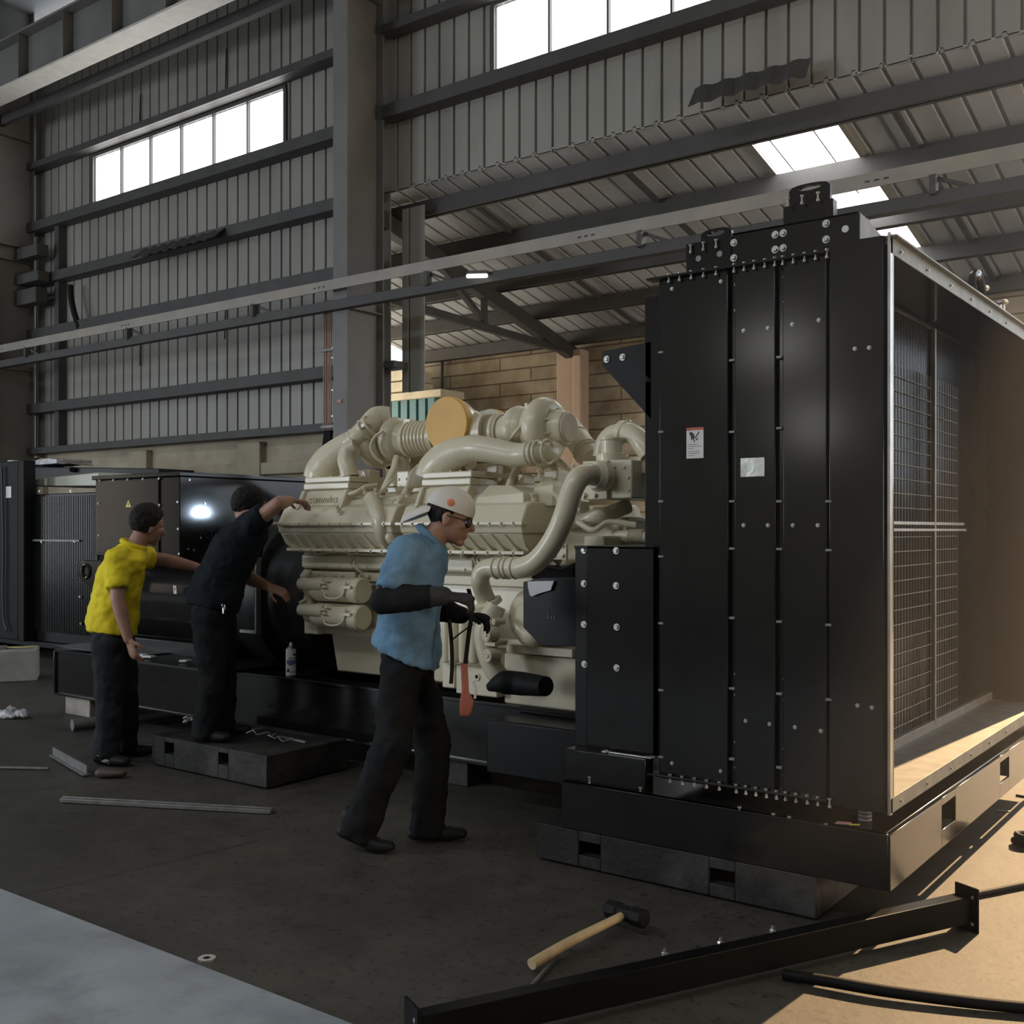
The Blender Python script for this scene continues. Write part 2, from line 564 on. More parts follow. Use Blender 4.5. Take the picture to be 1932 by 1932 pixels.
def rib_profile(x0, x1, pitch=0.22, groove=0.036, depth=0.03):
    xs, x = [(x0, 0.0)], x0 + pitch * 0.5
    while x + groove < x1:
        xs += [(x - groove / 2, 0.0), (x - groove / 4, depth), (x + groove / 4, depth), (x + groove / 2, 0.0)]
        x += pitch
    xs.append((x1, 0.0))
    return xs


def ribbed(mb, x0, x1, z0, z1, y=WY, jag=0.0, **kw):
    pr = rib_profile(x0, x1, **kw)
    lo = [mb.bm.verts.new((x, y + d, z0 - (jag * abs(math.sin(x * 7.3)) if jag else 0))) for x, d in pr]
    hi = [mb.bm.verts.new((x, y + d, z1)) for x, d in pr]
    lo2 = [mb.bm.verts.new((v.co.x, v.co.y + 0.012, v.co.z)) for v in lo]
    hi2 = [mb.bm.verts.new((v.co.x, v.co.y + 0.012, v.co.z)) for v in hi]
    for i in range(len(pr) - 1):
        mb.face([lo[i], lo[i + 1], hi[i + 1], hi[i]])
        mb.face([lo2[i + 1], lo2[i], hi2[i], hi2[i + 1]])
        mb.face([lo[i + 1], lo[i], lo2[i], lo2[i + 1]])
        mb.face([hi[i], hi[i + 1], hi2[i + 1], hi2[i]])
    mb.face([lo[0], hi[0], hi2[0], lo2[0]]); mb.face([hi[-1], lo[-1], lo2[-1], hi2[-1]])


# floor and the lighter painted walkway slab
struct('floor', MB().box(-40, 9, -12, 16, -0.2, 0.0), 'concrete_floor', smooth=False)
struct('floor_walkway', MB().box(-40, 1.6, -1.5, 2.25, 0.0, 0.006), 'walkway_paint', smooth=False)
# joint sawn across the slab
j0, j1 = P(40, 1690, Z=0), P(330, 1610, Z=0)
struct('trim_floor_joint', MB().bar(j0 + V((0, 0, 0.0005)), j1 + V((0.15, 0.35, 0.0005)), 0.012, 0.002), 'label_ink', smooth=False)

# sheeted long wall
mb = MB()
ribbed(mb, -40, -15.13, 2.7, 9.6)
ribbed(mb, -15.13, -10.78, 2.7, 6.45); ribbed(mb, -15.13, -10.78, 7.2, 9.6)
ribbed(mb, -10.78, -8.9, 2.7, 9.6)
struct('wall_back', mb, 'wall_sheet', smooth=False, recalc=False)
mb = MB()
ribbed(mb, -8.9, -7.31, 5.5, 9.6, jag=0.012)
ribbed(mb, -7.31, -2.9, 5.5, 6.52, jag=0.012); ribbed(mb, -7.31, -2.9, 7.27, 9.6)
ribbed(mb, -2.9, 9.0, 5.5, 9.6, jag=0.012)
struct('wall_back_upper', mb, 'wall_sheet', smooth=False, recalc=False)
# plinth wall of tan concrete under the sheeting
mb = MB().box(-40, -9.0, 9.52, 9.75, 0, 2.72).box(-40, -9.0, 9.44, 9.7, 2.18, 2.34)
for x in (-16.7, -13.9, -11.4):
    mb.box(x - 0.22, x + 0.22, 9.42, 9.7, 0, 2.62)
struct('wall_plinth', mb, 'concrete_wall', bevel=0.01)
# the rest of the hall (solid walls, its doors and roof lights left unbuilt)
struct('wall_front', MB().box(-40, 9, -12.3, -12, 0, 9.8), 'far_cladding', smooth=False)
for k_, (xa_, xb_, za_, zb_) in enumerate(((-9.0, -7.75, 4.75, 5.3), (-8.05, -7.25, 3.15, 3.75))):
    fr_ = MB()
    fr_.box(xa_ - 0.05, xb_ + 0.05, -12.0, -11.94, zb_, zb_ + 0.05).box(xa_ - 0.05, xb_ + 0.05, -12.0, -11.94, za_ - 0.05, za_).box(xa_ - 0.05, xa_, -12.0, -11.94, za_, zb_).box(xb_, xb_ + 0.05, -12.0, -11.94, za_, zb_)
    fw_ = struct('window_%d' % (4 + k_), fr_, 'frame_steel')
    MB().box(xa_, xb_, -11.97, -11.96, za_, zb_).build('pane', 'window_light', fw_, smooth=False)
struct('wall_right', MB().box(8.8, 9.1, -12, 9.5, 0, 9.8), 'wall_sheet', smooth=False)
struct('wall_left', MB().box(-40.3, -40, -12, 16, 0, 9.8), 'wall_sheet', smooth=False)
struct('ceiling', MB().box(-40, 9, -12, 9.6, 9.8, 10.0), 'roof_sheet', smooth=False)
struct('wall_light_stop', MB().box(2.2, 9, 9.5, 9.8, 0, 5.5), 'wall_sheet', smooth=False)  # unseen wall added to limit the light through the yard opening


# strip windows high in the wall
def strip_window(idx, x0, x1, z0, z1):
    fr = MB()
    fr.box(x0 - 0.05, x1 + 0.05, WY - 0.03, WY + 0.06, z1, z1 + 0.05).box(x0 - 0.05, x1 + 0.05, WY - 0.03, WY + 0.06, z0 - 0.05, z0)
    fr.box(x0 - 0.06, x0, WY - 0.03, WY + 0.06, z0, z1).box(x1, x1 + 0.06, WY - 0.03, WY + 0.06, z0, z1)
    f = struct('window_%d' % idx, fr, 'frame_steel', bevel=0.004)
    n = 6
    w = (x1 - x0) / n
    for k in range(1, n):
        MB().box(x0 + k * w - 0.012, x0 + k * w + 0.012, WY - 0.02, WY + 0.03, z0, z1).build('mullion', 'frame_steel', f)
    for k in range(n):
        MB().box(x0 + k * w, x0 + (k + 1) * w, WY + 0.035, WY + 0.045, z0, z1).build('pane', 'window_light', f, smooth=False)
    return f


strip_window(1, -15.13, -10.78, 6.45, 7.2)
strip_window(2, -7.31, -2.9, 6.52, 7.27)

# horizontal sheeting rails on the wall, one object each
for z, x0, x1 in ((7.31, -40, -9.1), (6.33, -40, -9.1), (5.45, -40, -9.1), (4.6, -40, -9.1), (3.4, -40, -9.1), (2.72, -40, -9.1),
                  (7.36, -8.85, 9), (6.38, -8.85, 9)):
    hh = 0.15 if 3 < z < 7 else 0.10
    struct('girt_beam', MB().box(x0, x1, 9.28, 9.34, z - hh / 2, z + hh / 2).box(x0, x1, 9.34, 9.49, z + hh / 2 - 0.02, z + hh / 2).box(x0, x1, 9.34, 9.49, z - hh / 2, z - hh / 2 + 0.02), 'frame_steel', bevel=0.004)
# torn flashing strips on the rails
def flashing(name, label, x0, x1, z, y0=9.1, drop=0.11):
    mb = MB()
    n = int((x1 - x0) / 0.055)
    a, b = [], []
    for i in range(n + 1):
        x = x0 + (x1 - x0) * i / n
        w = 0.018 * (i % 4 in (1, 2))
        a.append((x, 9.30, z + w)); b.append((x, y0 + 0.02 * math.sin(i * 1.7), z - drop + w))
    va = [mb.bm.verts.new(p) for p in a]; vb = [mb.bm.verts.new(p) for p in b]
    for i in range(n):
        mb.face([va[i], va[i + 1], vb[i + 1], vb[i]])
    o = mb.build(name, 'frame_steel', smooth=False)
    s = o.modifiers.new('t', 'SOLIDIFY'); s.thickness = 0.004
    return tag(o, label, 'metal strip')
flashing('roof_flashing', 'bent dark corrugated flashing sheet hanging off the wall rail below the lower strip window', -13.6, -11.7, 5.50, 9.05, 0.2)
flashing('roof_flashing', 'dark corrugated flashing sheet bent down at the lean-to roof edge above the skylight', -4.75, -3.6, 5.66, 9.15, 0.22)
# posts between rails in the far bay
struct('girt_post', MB().box(-16.02, -15.9, 9.36, 9.48, 2.7, 6.3), 'frame_steel', bevel=0.004)


# H columns
def column(x0, x1, y0=8.75, y1=9.36, top=9.8, more=()):
    mb = MB().box(x0, x1, y0, y0 + 0.02, 0, top).box(x0, x1, y1 - 0.02, y1, 0, top).box((x0 + x1) / 2 - 0.008, (x0 + x1) / 2 + 0.008, y0 + 0.02, y1 - 0.02, 0, top)
    for z in (1.2, 4.0, 7.7) + more:
        mb.box(x0 + 0.01, x1 - 0.01, y0 + 0.02, y1 - 0.02, z, z + 0.014)
    mb.box(x0 - 0.1, x1 + 0.1, y0 - 0.08, y1 + 0.08, 0, 0.03)
    return struct('steel_column', mb, 'column_paint', bevel=0.003)
column(-9.10, -8.87)
column(-16.83, -16.60, more=(5.74, 5.97))
for v0, v1, u1 in ((468, 484, 86), (518, 531, 88), (548, 572, 84)):
    a, b = P(64, v0, Y=9.2), P(u1, v1, Y=9.2)
    struct('beam_bracket', MB().box(-16.6, b.x, 9.05, 9.25, b.z, a.z), 'frame_steel', bevel=0.01)
# cable clipped down the girt post and two thin hanger wires on the sheeting
struct('trim_wall_cable', MB().tube([P(133, 538, Y=9.3), P(134, 560, Y=9.3), P(140, 590, Y=9.3), P(150, 618, Y=9.3)], 0.045, 8, 5), 'black_rubber')
for u, v0, v1 in ((265, 178, 252), (427, 92, 190), (426, 550, 640), (266, 585, 690)):
    a, b = P(u, v0, Y=9.47), P(u - 2, v1, Y=9.47)
    struct('trim_hanger_wire', MB().cyl(a, b, 0.008, seg=6), 'black_rubber')
column(-24.5, -24.27)

# crane runway high on the left bay
mb = MB().box(-40, 9, 8.10, 8.44, 8.53, 8.56).box(-40, 9, 8.26, 8.28, 7.88, 8.53)
for k in range(40):
    x = -39 + k * 1.15
    mb.box(x, x + 0.012, 8.12, 8.42, 7.88, 8.53)
cr_ = struct('crane_runway_beam', mb, 'column_paint', bevel=0.003)
MB().box(-40, 9, 8.10, 8.44, 7.85, 7.88).build('lower_flange', 'lit_flange', cr_)
struct('tie_beam', MB().box(-40, 9, 8.80, 8.90, 7.84, 7.99), 'frame_steel', bevel=0.01)

# cable runway rail crossing in front of the columns
mb = MB().box(-40, 9, 8.63, 8.645, 4.19, 4.31).box(-40, 9, 8.645, 8.73, 4.30, 4.31)
struct('runway_rail_beam', mb, 'galvanised_rail', bevel=0.002)
struct('runway_channel_beam', MB().box(-40, 9, 8.66, 8.76, 3.97, 4.08), 'frame_steel', bevel=0.006)
for x in (-21, -18.4, -15.6, -13.0, -10.4, -7.6, -5.0, -2.4):
    struct('rail_bracket_beam', MB().bar((x, 8.69, 4.2), (x + 0.35, 8.71, 4.05), 0.03, 0.03).box(x, x + 0.05, 8.62, 8.7, 4.05, 4.2), 'frame_steel')
for x in (-19.6, -16.4, -13.1, -9.3, -5.65, -2.9):        # stencilled slots on the rail
    mbk = MB()
    for k in range(3):
        mbk.box(x + k * 0.075, x + 0.04 + k * 0.075, 8.6285, 8.63, 4.235, 4.25)
    struct('trim_rail_slots', mbk, 'label_ink', smooth=False)
# tube lamp on the runway
lp = thing('tube_lamp', 'short glowing tube lamp hung under the pale rail right of the column', 'lamp', P(900, 521, Y=8.6))
a, b = P(882, 521, Y=8.6), P(918, 520, Y=8.6)
MB().cyl(a, b, 0.022, seg=12).build('tube', 'lamp_glow', lp)
MB().bar(a + V((0, 0.02, 0.035)), b + V((0, 0.02, 0.035)), 0.05, 0.04).build('holder', 'frame_steel', lp, bevel=0.004)

# ------------------------------------------------------------------ lean-to aisle behind
RS, RZ = 0.22, 7.59                        # roof plane  z = RZ - RS*y


def rz(y):
    return RZ - RS * y


mb = MB()


def roof_piece(mb, x0, x1, y0, y1):
    pr = rib_profile(x0, x1, 0.25, 0.05, 0.03)
    q = [[mb.bm.verts.new((x, y, rz(y) + d + e)) for x, d in pr] for y, e in ((y0, 0), (y1, 0), (y1, 0.01), (y0, 0.01))]
    for i in range(len(pr) - 1):
        for r in range(4):
            a, b = q[r], q[(r + 1) % 4]
            mb.face([a[i], a[i + 1], b[i + 1], b[i]])
    for e in (0, -1):
        mb.face([q[r][e] for r in range(4)])


SKX0, SKX1, SKY0, SKY1 = -4.54, -3.67, 9.9, 13.25
roof_piece(mb, -12.66, SKX0, 9.5, 14.3)
roof_piece(mb, SKX1, -1.55, 9.5, 14.3)
roof_piece(mb, SKX0, SKX1, 9.5, SKY0); roof_piece(mb, SKX0, SKX1, SKY1, 14.3)
struct('roof_lean_to', mb, 'roof_sheet', smooth=False)
# skylight strip
fr = MB()
for x in (SKX0 - 0.03, SKX1 + 0.03):
    fr.bar((x, SKY0, rz(SKY0) - 0.015), (x, SKY1, rz(SKY1) - 0.015), 0.05, 0.04)
sk = struct('window_3', fr, 'galvanised_rail')
cuts = [SKY0, 10.72, 11.86, 12.86, SKY1]
for a, b in zip(cuts, cuts[1:]):
    MB().hexa([V((SKX0, a, rz(a) + 0.012)), V((SKX1, a, rz(a) + 0.012)), V((SKX1, b, rz(b) + 0.012)), V((SKX0, b, rz(b) + 0.012)),
               V((SKX0, a, rz(a) + 0.02)), V((SKX1, a, rz(a) + 0.02)), V((SKX1, b, rz(b) + 0.02)), V((SKX0, b, rz(b) + 0.02))]).build('pane', 'skylight_glow', sk, smooth=False)
for x in (SKX0 + 0.16, SKX1 - 0.26):
    MB().bar((x, SKY0, rz(SKY0) + 0.004), (x, 11.5, rz(11.5) + 0.004), 0.012, 0.012).build('glazing_bar', 'frame_steel', sk)
# purlins
for y in (9.78, 10.78, 11.88, 12.86, 13.9):
    z = rz(y) - 0.03
    struct('purlin_beam', MB().box(-12.7, -1.5, y - 0.035, y + 0.035, z - 0.19, z).box(-12.7, -1.5, y, y + 0.09, z - 0.19, z - 0.175), 'frame_steel', bevel=0.004)
for x in (-8.0, -5.94, -3.1):
    for a, b in ((9.85, 10.7), (10.85, 11.8), (11.95, 12.8), (12.9, 13.85)):
        struct('sag_bar_beam', MB().bar((x, a, rz(a) - 0.08), (x, b, rz(b) - 0.08), 0.05, 0.05), 'frame_steel')
# truss over the column line
struct('rafter_beam', MB().bar((-9.0, 9.4, rz(9.4) - 0.34), (-9.3, 14.1, rz(14.1) - 0.3), 0.14, 0.2), 'frame_steel', bevel=0.005)
struct('tie_beam', MB().bar((-8.95, 9.4, 4.23), (-9.32, 14.15, 4.22), 0.09, 0.1), 'frame_steel', bevel=0.005)
struct('strut_beam', MB().bar((-9.12, 11.6, 4.25), (-9.12, 11.6, rz(11.6) - 0.3), 0.07, 0.07, up=(0, 1, 0)), 'frame_steel')
struct('strut_beam', MB().bar((-9.1, 11.6, 4.28), (-9.05, 10.5, rz(10.5) - 0.35), 0.07, 0.07), 'frame_steel')
# far wall of block courses, with its pillar
FY = 14.2
struct('wall_far_aisle', MB().box(-26, -1.2, FY, FY + 0.3, 0, 4.46), 'block_courses', smooth=False)
struct('plaster_pillar', MB().box(-9.53, -9.08, 13.95, FY, 0, 4.25).box(-9.2, -9.04, 13.90, 13.95, 2.4, 4.15), 'pillar_plaster', bevel=0.02)
struct('wall_yard_far', MB().box(-1.2, 20, 19, 19.3, 0, 2.2), 'block_courses', smooth=False)
struct('ground_yard', MB().box(-30, 25, 16.0, 30, -0.2, -0.01), 'concrete_floor', smooth=False)
# conduit with hanger on the far wall
c0 = P(832, 668, Y=14.1)
struct('trim_far_rod', MB().cyl((c0.x, 14.13, 2.4), (c0.x, 14.13, 4.4), 0.03, seg=10), 'frame_steel')

# return strip of sheeting beside the column
mb = MB(); ribbed(mb, -8.80, -8.45, 3.1, 5.3, y=9.6)
struct('wall_return', mb, 'wall_sheet', smooth=False, recalc=False)

# dusty air in the sunlit strip beside the radiator
hz = bpy.data.materials.new('dusty_air'); hz.use_nodes = True
hz.node_tree.nodes.remove(hz.node_tree.nodes['Principled BSDF'])
vs = hz.node_tree.nodes.new('ShaderNodeVolumeScatter')
vs.inputs['Color'].default_value = (1.0, 0.97, 0.93, 1); vs.inputs['Density'].default_value = 0.020; vs.inputs['Anisotropy'].default_value = 0.35
hz.node_tree.links.new(vs.outputs[0], hz.node_tree.nodes['Material Output'].inputs['Volume'])
MATS['dusty_air'] = hz
tag(MB().box(-1.15, 2.15, 2.2, 8.5, 0.6, 5.3).build('dust_haze', 'dusty_air', smooth=False), 'thin sunlit dusty haze in the air beside the open end of the radiator', 'haze', kind='stuff')

# ================================================================== radiator unit of the generator set
RY = 3.95
RX0, RX1 = -2.19, -1.24
RZ0, RZ1 = 0.42, 2.49
RYF = 6.7


def R(u, v, y=RY):
    return P(u, v, Y=y)


def bolt_mesh(r, h, washer=True, m='zinc'):
    return mesh_only(MB().hexbolt((0, 0, 0), (0, 0, 1), r, h, washer), m)


BOLT_S = bolt_mesh(0.0052, 0.007, True)
BOLT_L = bolt_mesh(0.0098, 0.011, True)
_sb = MB(); _sb.lathe((0, 0, 0.0), (0, 0, 1), [(-0.024, 0.003), (-0.024, 0.0062), (-0.015, 0.0062), (-0.015, 0.0035), (0.006, 0.0035), (0.006, 0.0075), (0.012, 0.0075), (0.012, 0.003)], 8)
BOLT_V = mesh_only(_sb, 'zinc')            # bolt standing through a flange, nut below

rad = thing('radiator', 'tall glossy black radiator cabinet with bolted side panels standing in front of the cream engine', 'radiator', ((RX0 + RX1) / 2, (RY + RYF) / 2, RZ0))
mb = MB()
mb.box(RX0, RX1 + 0.005, RY + 0.012, RY + 0.045, RZ0, RZ1).box(RX0, RX1, RYF - 0.03, RYF, RZ0, RZ1)
mb.box(RX0, RX1, RY + 0.04, RYF - 0.03, RZ1 - 0.03, RZ1).box(RX0, RX0 + 0.03, RY + 0.04, RYF - 0.03, RZ0, RZ1)
mb.build('housing', 'black_paint', rad, bevel=0.003)
# four side panels with recessed channels between
for u0, u1, top, bot in ((1247, 1376, 3, 3), (1388, 1465, 3, 3), (1479, 1562, 3, 3), (1566, 1669, 0, -1)):
    a, b = R(u0, 500), R(u1, 500)
    z0, z1 = RZ0 + 0.005, RZ1 - 0.005
    if top == 0:
        z0, z1 = RZ0, RZ1 + 0.03
    MB().box(a.x, b.x, RY - 0.012, RY + 0.014, z0, z1).build('side_panel', 'black_paint', rad, bevel=0.004)
# top and bottom flanges carrying the bolt rows
a, b = R(1236, 527), R(1563, 480)
MB().box(a.x - 0.02, b.x, RY - 0.04, RY + 0.02, 2.482, 2.492).build('top_flange', 'black_paint', rad, bevel=0.002)
MB().box(a.x - 0.02, b.x, RY - 0.04, RY + 0.02, 0.435, 0.445).build('bottom_flange', 'black_paint', rad, bevel=0.002)
# shroud strip on the engine side and triangular gusset
q0 = P(1224, 560, Y=4.02)
MB().box(RX0 - 0.09, RX0, 4.0, 6.6, 0.5, q0.z).build('fan_shroud', 'black_paint', rad, bevel=0.004)
g = [P(1137, 663, Y=4.0), P(1228, 645, Y=4.0), P(1228, 790, Y=4.0), P(1137, 690, Y=4.0)]
gus = MB().prism(g, (0, 0.012, 0)).build('gusset_plate', 'black_satin', rad)
for u, v in ((1145, 678), (1175, 674)):
    inst(BOLT_L, 'bolt', rad, P(u, v, Y=4.0), (0, -1, 0), 0.3)
# corner post and front frame of bright angle
MB().box(RX1 - 0.004, RX1 + 0.006, RY - 0.004, RY + 0.026, RZ0 - 0.005, RZ1 + 0.04).build('corner_post', 'bare_steel', rad, bevel=0.001)
MB().box(RX1 - 0.05, RX1 + 0.03, RY, RYF, RZ1 + 0.022, RZ1 + 0.03).box(RX1 + 0.0, RX1 + 0.006, RY, RYF, RZ1 - 0.035, RZ1 + 0.03).build('top_rail', 'dull_steel', rad, bevel=0.001)
MB().box(RX1 - 0.004, RX1 + 0.006, RY, RYF, RZ0, RZ0 + 0.055).build('bottom_rail', 'dull_steel', rad, bevel=0.001)
MB().box(RX1 - 0.30, RX1, RY + 0.03, RYF - 0.02, RZ0 + 0.045, RZ0 + 0.052).build('bottom_pan', 'dull_steel', rad, smooth=False)
MB().box(RX1 - 0.004, RX1 + 0.006, RYF - 0.035, RYF, RZ0, RZ1).build('corner_post', 'bare_steel', rad, bevel=0.001)
# core: slab with upright fins and tube rows
CXF = RX1 - 0.28
mb = MB().box(RX0 + 0.05, CXF - 0.02, RY + 0.045, RYF - 0.03, RZ0 + 0.05, RZ1 - 0.03)
y = RY + 0.055
while y < RYF - 0.04:
    mb.box(CXF - 0.025, CXF, y, y + 0.006, RZ0 + 0.09, RZ1 - 0.05)
    y += 0.022
mb.build('core', 'black_core', rad, smooth=False)
wb = MB()
z = 0.56
while z < 2.2:
    yy = RY + 0.05
    wb.cyl((CXF + 0.006, yy, z), (CXF + 0.006, 5.95, z), 0.0022, seg=6)
    z += 0.066
yy = 4.6
while yy < 5.95:
    wb.cyl((CXF + 0.009, yy, 0.5), (CXF + 0.009, yy, 2.2), 0.0011, seg=5)
    yy += 0.045
wb.build('guard_wires', 'dull_steel', rad)
d0 = P(1757, 900, X=CXF)
MB().box(CXF, CXF + 0.022, d0.y - 0.012, d0.y + 0.012, RZ0 + 0.07, RZ1 - 0.05).build('divider_post', 'dull_steel', rad, bevel=0.002)
h0, h1 = P(1690, 987, X=CXF + 0.02), P(1690, 999, X=CXF + 0.02)
MB().box(CXF, CXF + 0.02, RY + 0.05, P(1812, 990, X=CXF).y, h0.z - 0.006, h0.z + 0.008).box(CXF, CXF + 0.03, RY + 0.05, P(1812, 990, X=CXF).y, h1.z - 0.008, h1.z + 0.004).build('divider_bar', 'bare_steel', rad, bevel=0.001)
MB().box(CXF - 0.02, CXF + 0.02, RY + 0.03, RYF - 0.03, RZ0 + 0.05, RZ0 + 0.095).build('core_sill', 'dull_steel', rad, bevel=0.002)
for k in range(6):                          # screws on the front frame
    inst(BOLT_S, 'screw', rad, (RX1 + 0.006, RY + 0.12 + k * 0.34, RZ0 + 0.025), (1, 0, 0))
    inst(BOLT_S, 'screw', rad, (RX1 + 0.006, RY + 0.12 + k * 0.34, RZ1 - 0.01), (1, 0, 0))
for yy in (5.55, 5.95):                      # eye bolts standing on the far top
    MB().cyl((RX1 - 0.05, yy, RZ1 + 0.02), (RX1 - 0.05, yy, RZ1 + 0.12), 0.012, seg=10).ell((RX1 - 0.05, yy, RZ1 + 0.13), 0.028, 0.028, 0.014).build('stud', 'bare_steel', rad)
MB().torus((RX1 - 0.02, 5.3, RZ1 + 0.05), (1, 0, 0.0), 0.1, 0.02, 20, 8, 0, PI).build('pipe_loop', 'black_paint', rad)
# header channel on top
HYp = 4.03
a, b = P(1381, 500, Y=HYp), P(1618, 398, Y=HYp)
zt = P(1618, 398, Y=HYp).z
mb = MB().box(a.x, b.x, HYp, HYp + 0.012, RZ1, zt).box(a.x, b.x, HYp, HYp + 0.14, zt - 0.012, zt).box(a.x, b.x, HYp + 0.13, HYp + 0.14, RZ1, zt)
mb.build('header_channel', 'black_paint', rad, bevel=0.003)
a2 = P(1294, 500, Y=HYp)
z2 = P(1340, 452, Y=HYp).z
MB().box(a2.x, a.x - 0.002, HYp, HYp + 0.14, RZ1, z2).build('header_end', 'black_paint', rad, bevel=0.003)
MB().box(a.x, b.x - 0.2, HYp + 0.25, HYp + 0.4, RZ1, zt + 0.03).build('header_tank', 'black_satin', rad, bevel=0.01)
# end cheek of the header
MB().prism([P(1620, 401, X=b.x), P(1620, 464, X=b.x), P(1678, 464, X=b.x)], (0.006, 0, 0)).build('header_cheek', 'dull_steel', rad)


def lug(u0, u1, vt, vb, y, hole):
    """lifting plate with a rounded eye: outline sampled round the hole"""
    c = P((u0 + u1) / 2, hole, Y=y)
    w = (P(u1, vb, Y=y).x - P(u0, vb, Y=y).x) / 2
    zt_, zb_ = P(u1, vt, Y=y).z, P(u1, vb, Y=y).z
    n = 40
    mbl = MB()
    r = zt_ - c.z
    outer, inner = [], []
    for k in range(n):
        an = 2 * PI * k / n
        dx, dz = math.cos(an), math.sin(an)
        if dz >= 0:
            ro = (abs(dx / (w * 0.82)) ** 2.4 + abs(dz / r) ** 2.4) ** (-1 / 2.4)
        else:
            ro = min(w * 0.82 / max(abs(dx), 1e-3), (c.z - zb_) / max(abs(dz), 1e-3))
        outer.append((c.x + dx * ro, c.z + dz * ro)); inner.append((c.x + dx * w * 0.46, c.z + dz * r * 0.52))
    rings = [[mbl.bm.verts.new((x, yy, z)) for x, z in pts] for pts, yy in ((outer, y), (inner, y), (inner, y + 0.02), (outer, y + 0.02))]
    rings.append(rings[0])
    mbl.skin_rings(rings, False, False)
    return mbl, c, w, zb_


for u0, u1, vt, vb, hole, foot in ((1480, 1574, 336, 400, 354, 0), (1316, 1386, 424, 462, 440, 0)):
    mbl, c, w, zb_ = lug(u0, u1, vt, vb, HYp + 0.03, hole)
    lg = mbl.build('lifting_lug', 'black_paint', rad)
    MB().box(c.x - w, c.x + w, HYp + 0.012, HYp + 0.06, zb_ - 0.05, zb_ + (c.z - zb_) * 0.45).build('lug_base', 'black_paint', lg, bevel=0.003)
for u, v in ((1487, 378), (1513, 374), (1543, 368), (1303, 467), (1327, 462), (1351, 457)):
    inst(BOLT_V, 'bolt', rad, P(u, v, Y=HYp - 0.012), (0, 0, 1))
for u, v in ((1385, 458), (1385, 487), (1463, 443), (1478, 440), (1463, 471), (1478, 468), (1559, 422), (1559, 452)):
    inst(BOLT_L, 'bolt', rad, P(u, v, Y=HYp), (0, -1, 0), rnd.random())
MB().lathe(P(1595, 432, Y=HYp), (0, -1, 0), [(0, 0.0135), (0.002, 0.0135)], 20).build('bolt_hole_plug', 'white_label', rad)
for u, v in ((1318, 488), (1358, 479)):
    MB().lathe(P(u, v, Y=HYp), (0, -1, 0), [(0, 0.0125), (0.002, 0.0125)], 20).build('bolt_hole_plug', 'dull_steel', rad)
# bolt rows of the flanges
zt0 = 2.487
for u in (1262, 1282, 1304, 1327, 1351, 1385, 1404, 1423, 1443, 1462, 1477, 1497, 1518, 1539, 1560):
    inst(BOLT_V, 'bolt', rad, (R(u, 500, RY - 0.025).x, RY - 0.025, zt0), (0, 0, 1))
for u in (1264, 1287, 1310, 1333, 1357, 1389, 1407, 1426, 1446, 1465, 1482, 1502, 1523, 1543, 1565):
    inst(BOLT_V, 'bolt', rad, (R(u, 1480, RY - 0.025).x, RY - 0.025, 0.44), (0, 0, 1))
for u, v in ((1403, 991), (1449, 991), (1496, 991), (1543, 991), (1407, 1360), (1452, 1366), (1500, 1372), (1549, 1379),
             (1403, 624), (1449, 619), (1495, 612), (1545, 604), (1618, 1331), (1645, 1335), (1613, 658), (1640, 656), (1360, 531), (1268, 545), (1268, 1440), (1360, 1455)):
    inst(BOLT_S, 'bolt', rad, R(u, v, RY - 0.012), (0, -1, 0), rnd.random())
for u, vs in ((1389, (537, 585, 1272, 1311, 1400, 1448)), (1481, (522, 569, 1281, 1321, 1413, 1463))):
    for v in vs:
        inst(BOLT_S, 'bolt', rad, R(u, v, RY + 0.004), (0, -1, 0), rnd.random())
# hinge clips in the channels
for u, vs in ((1248, (665, 815, 946, 1050, 1176, 1302, 1428)), (1382, (680, 815, 946, 1035, 1166, 1299, 1432)), (1471, (674, 808, 946, 1036, 1173, 1309, 1448)), (1564, (946, 1038, 1179, 1320))):
    for v in vs:
        p = R(u, v, RY - 0.008)
        MB().box(p.x - 0.012, p.x + 0.012, RY - 0.016, RY + 0.01, p.z - 0.005, p.z + 0.005).build('clip', 'dull_steel', rad, bevel=0.002)
# springy feet
for u in (1632,):
    p = P(u, 1540, Y=RY + 0.06)
    sp = MB()
    for k in range(4):
        sp.torus((p.x, RY + 0.06, 0.372 + k * 0.014), (0, 0, 1), 0.02, 0.006, 16, 6)
    sp.build('mount_spring', 'dull_steel', rad)
# warning label: red header, pictogram of a hand and blade, lines of text
lb = MB().box(R(1298, 838).x, R(1330, 838).x, RY - 0.0135, RY - 0.012, R(1314, 865).z, R(1314, 807).z).build('warning_label', 'white_label', rad, smooth=False)
x0, x1, zt_, zb_ = R(1298, 838).x, R(1330, 838).x, R(1314, 807).z, R(1314, 865).z
yl = RY - 0.0137


def lab(u, w):       # point on the label, 0..1 across and down
    return V((x0 + (x1 - x0) * u, yl, zt_ + (zb_ - zt_) * w))


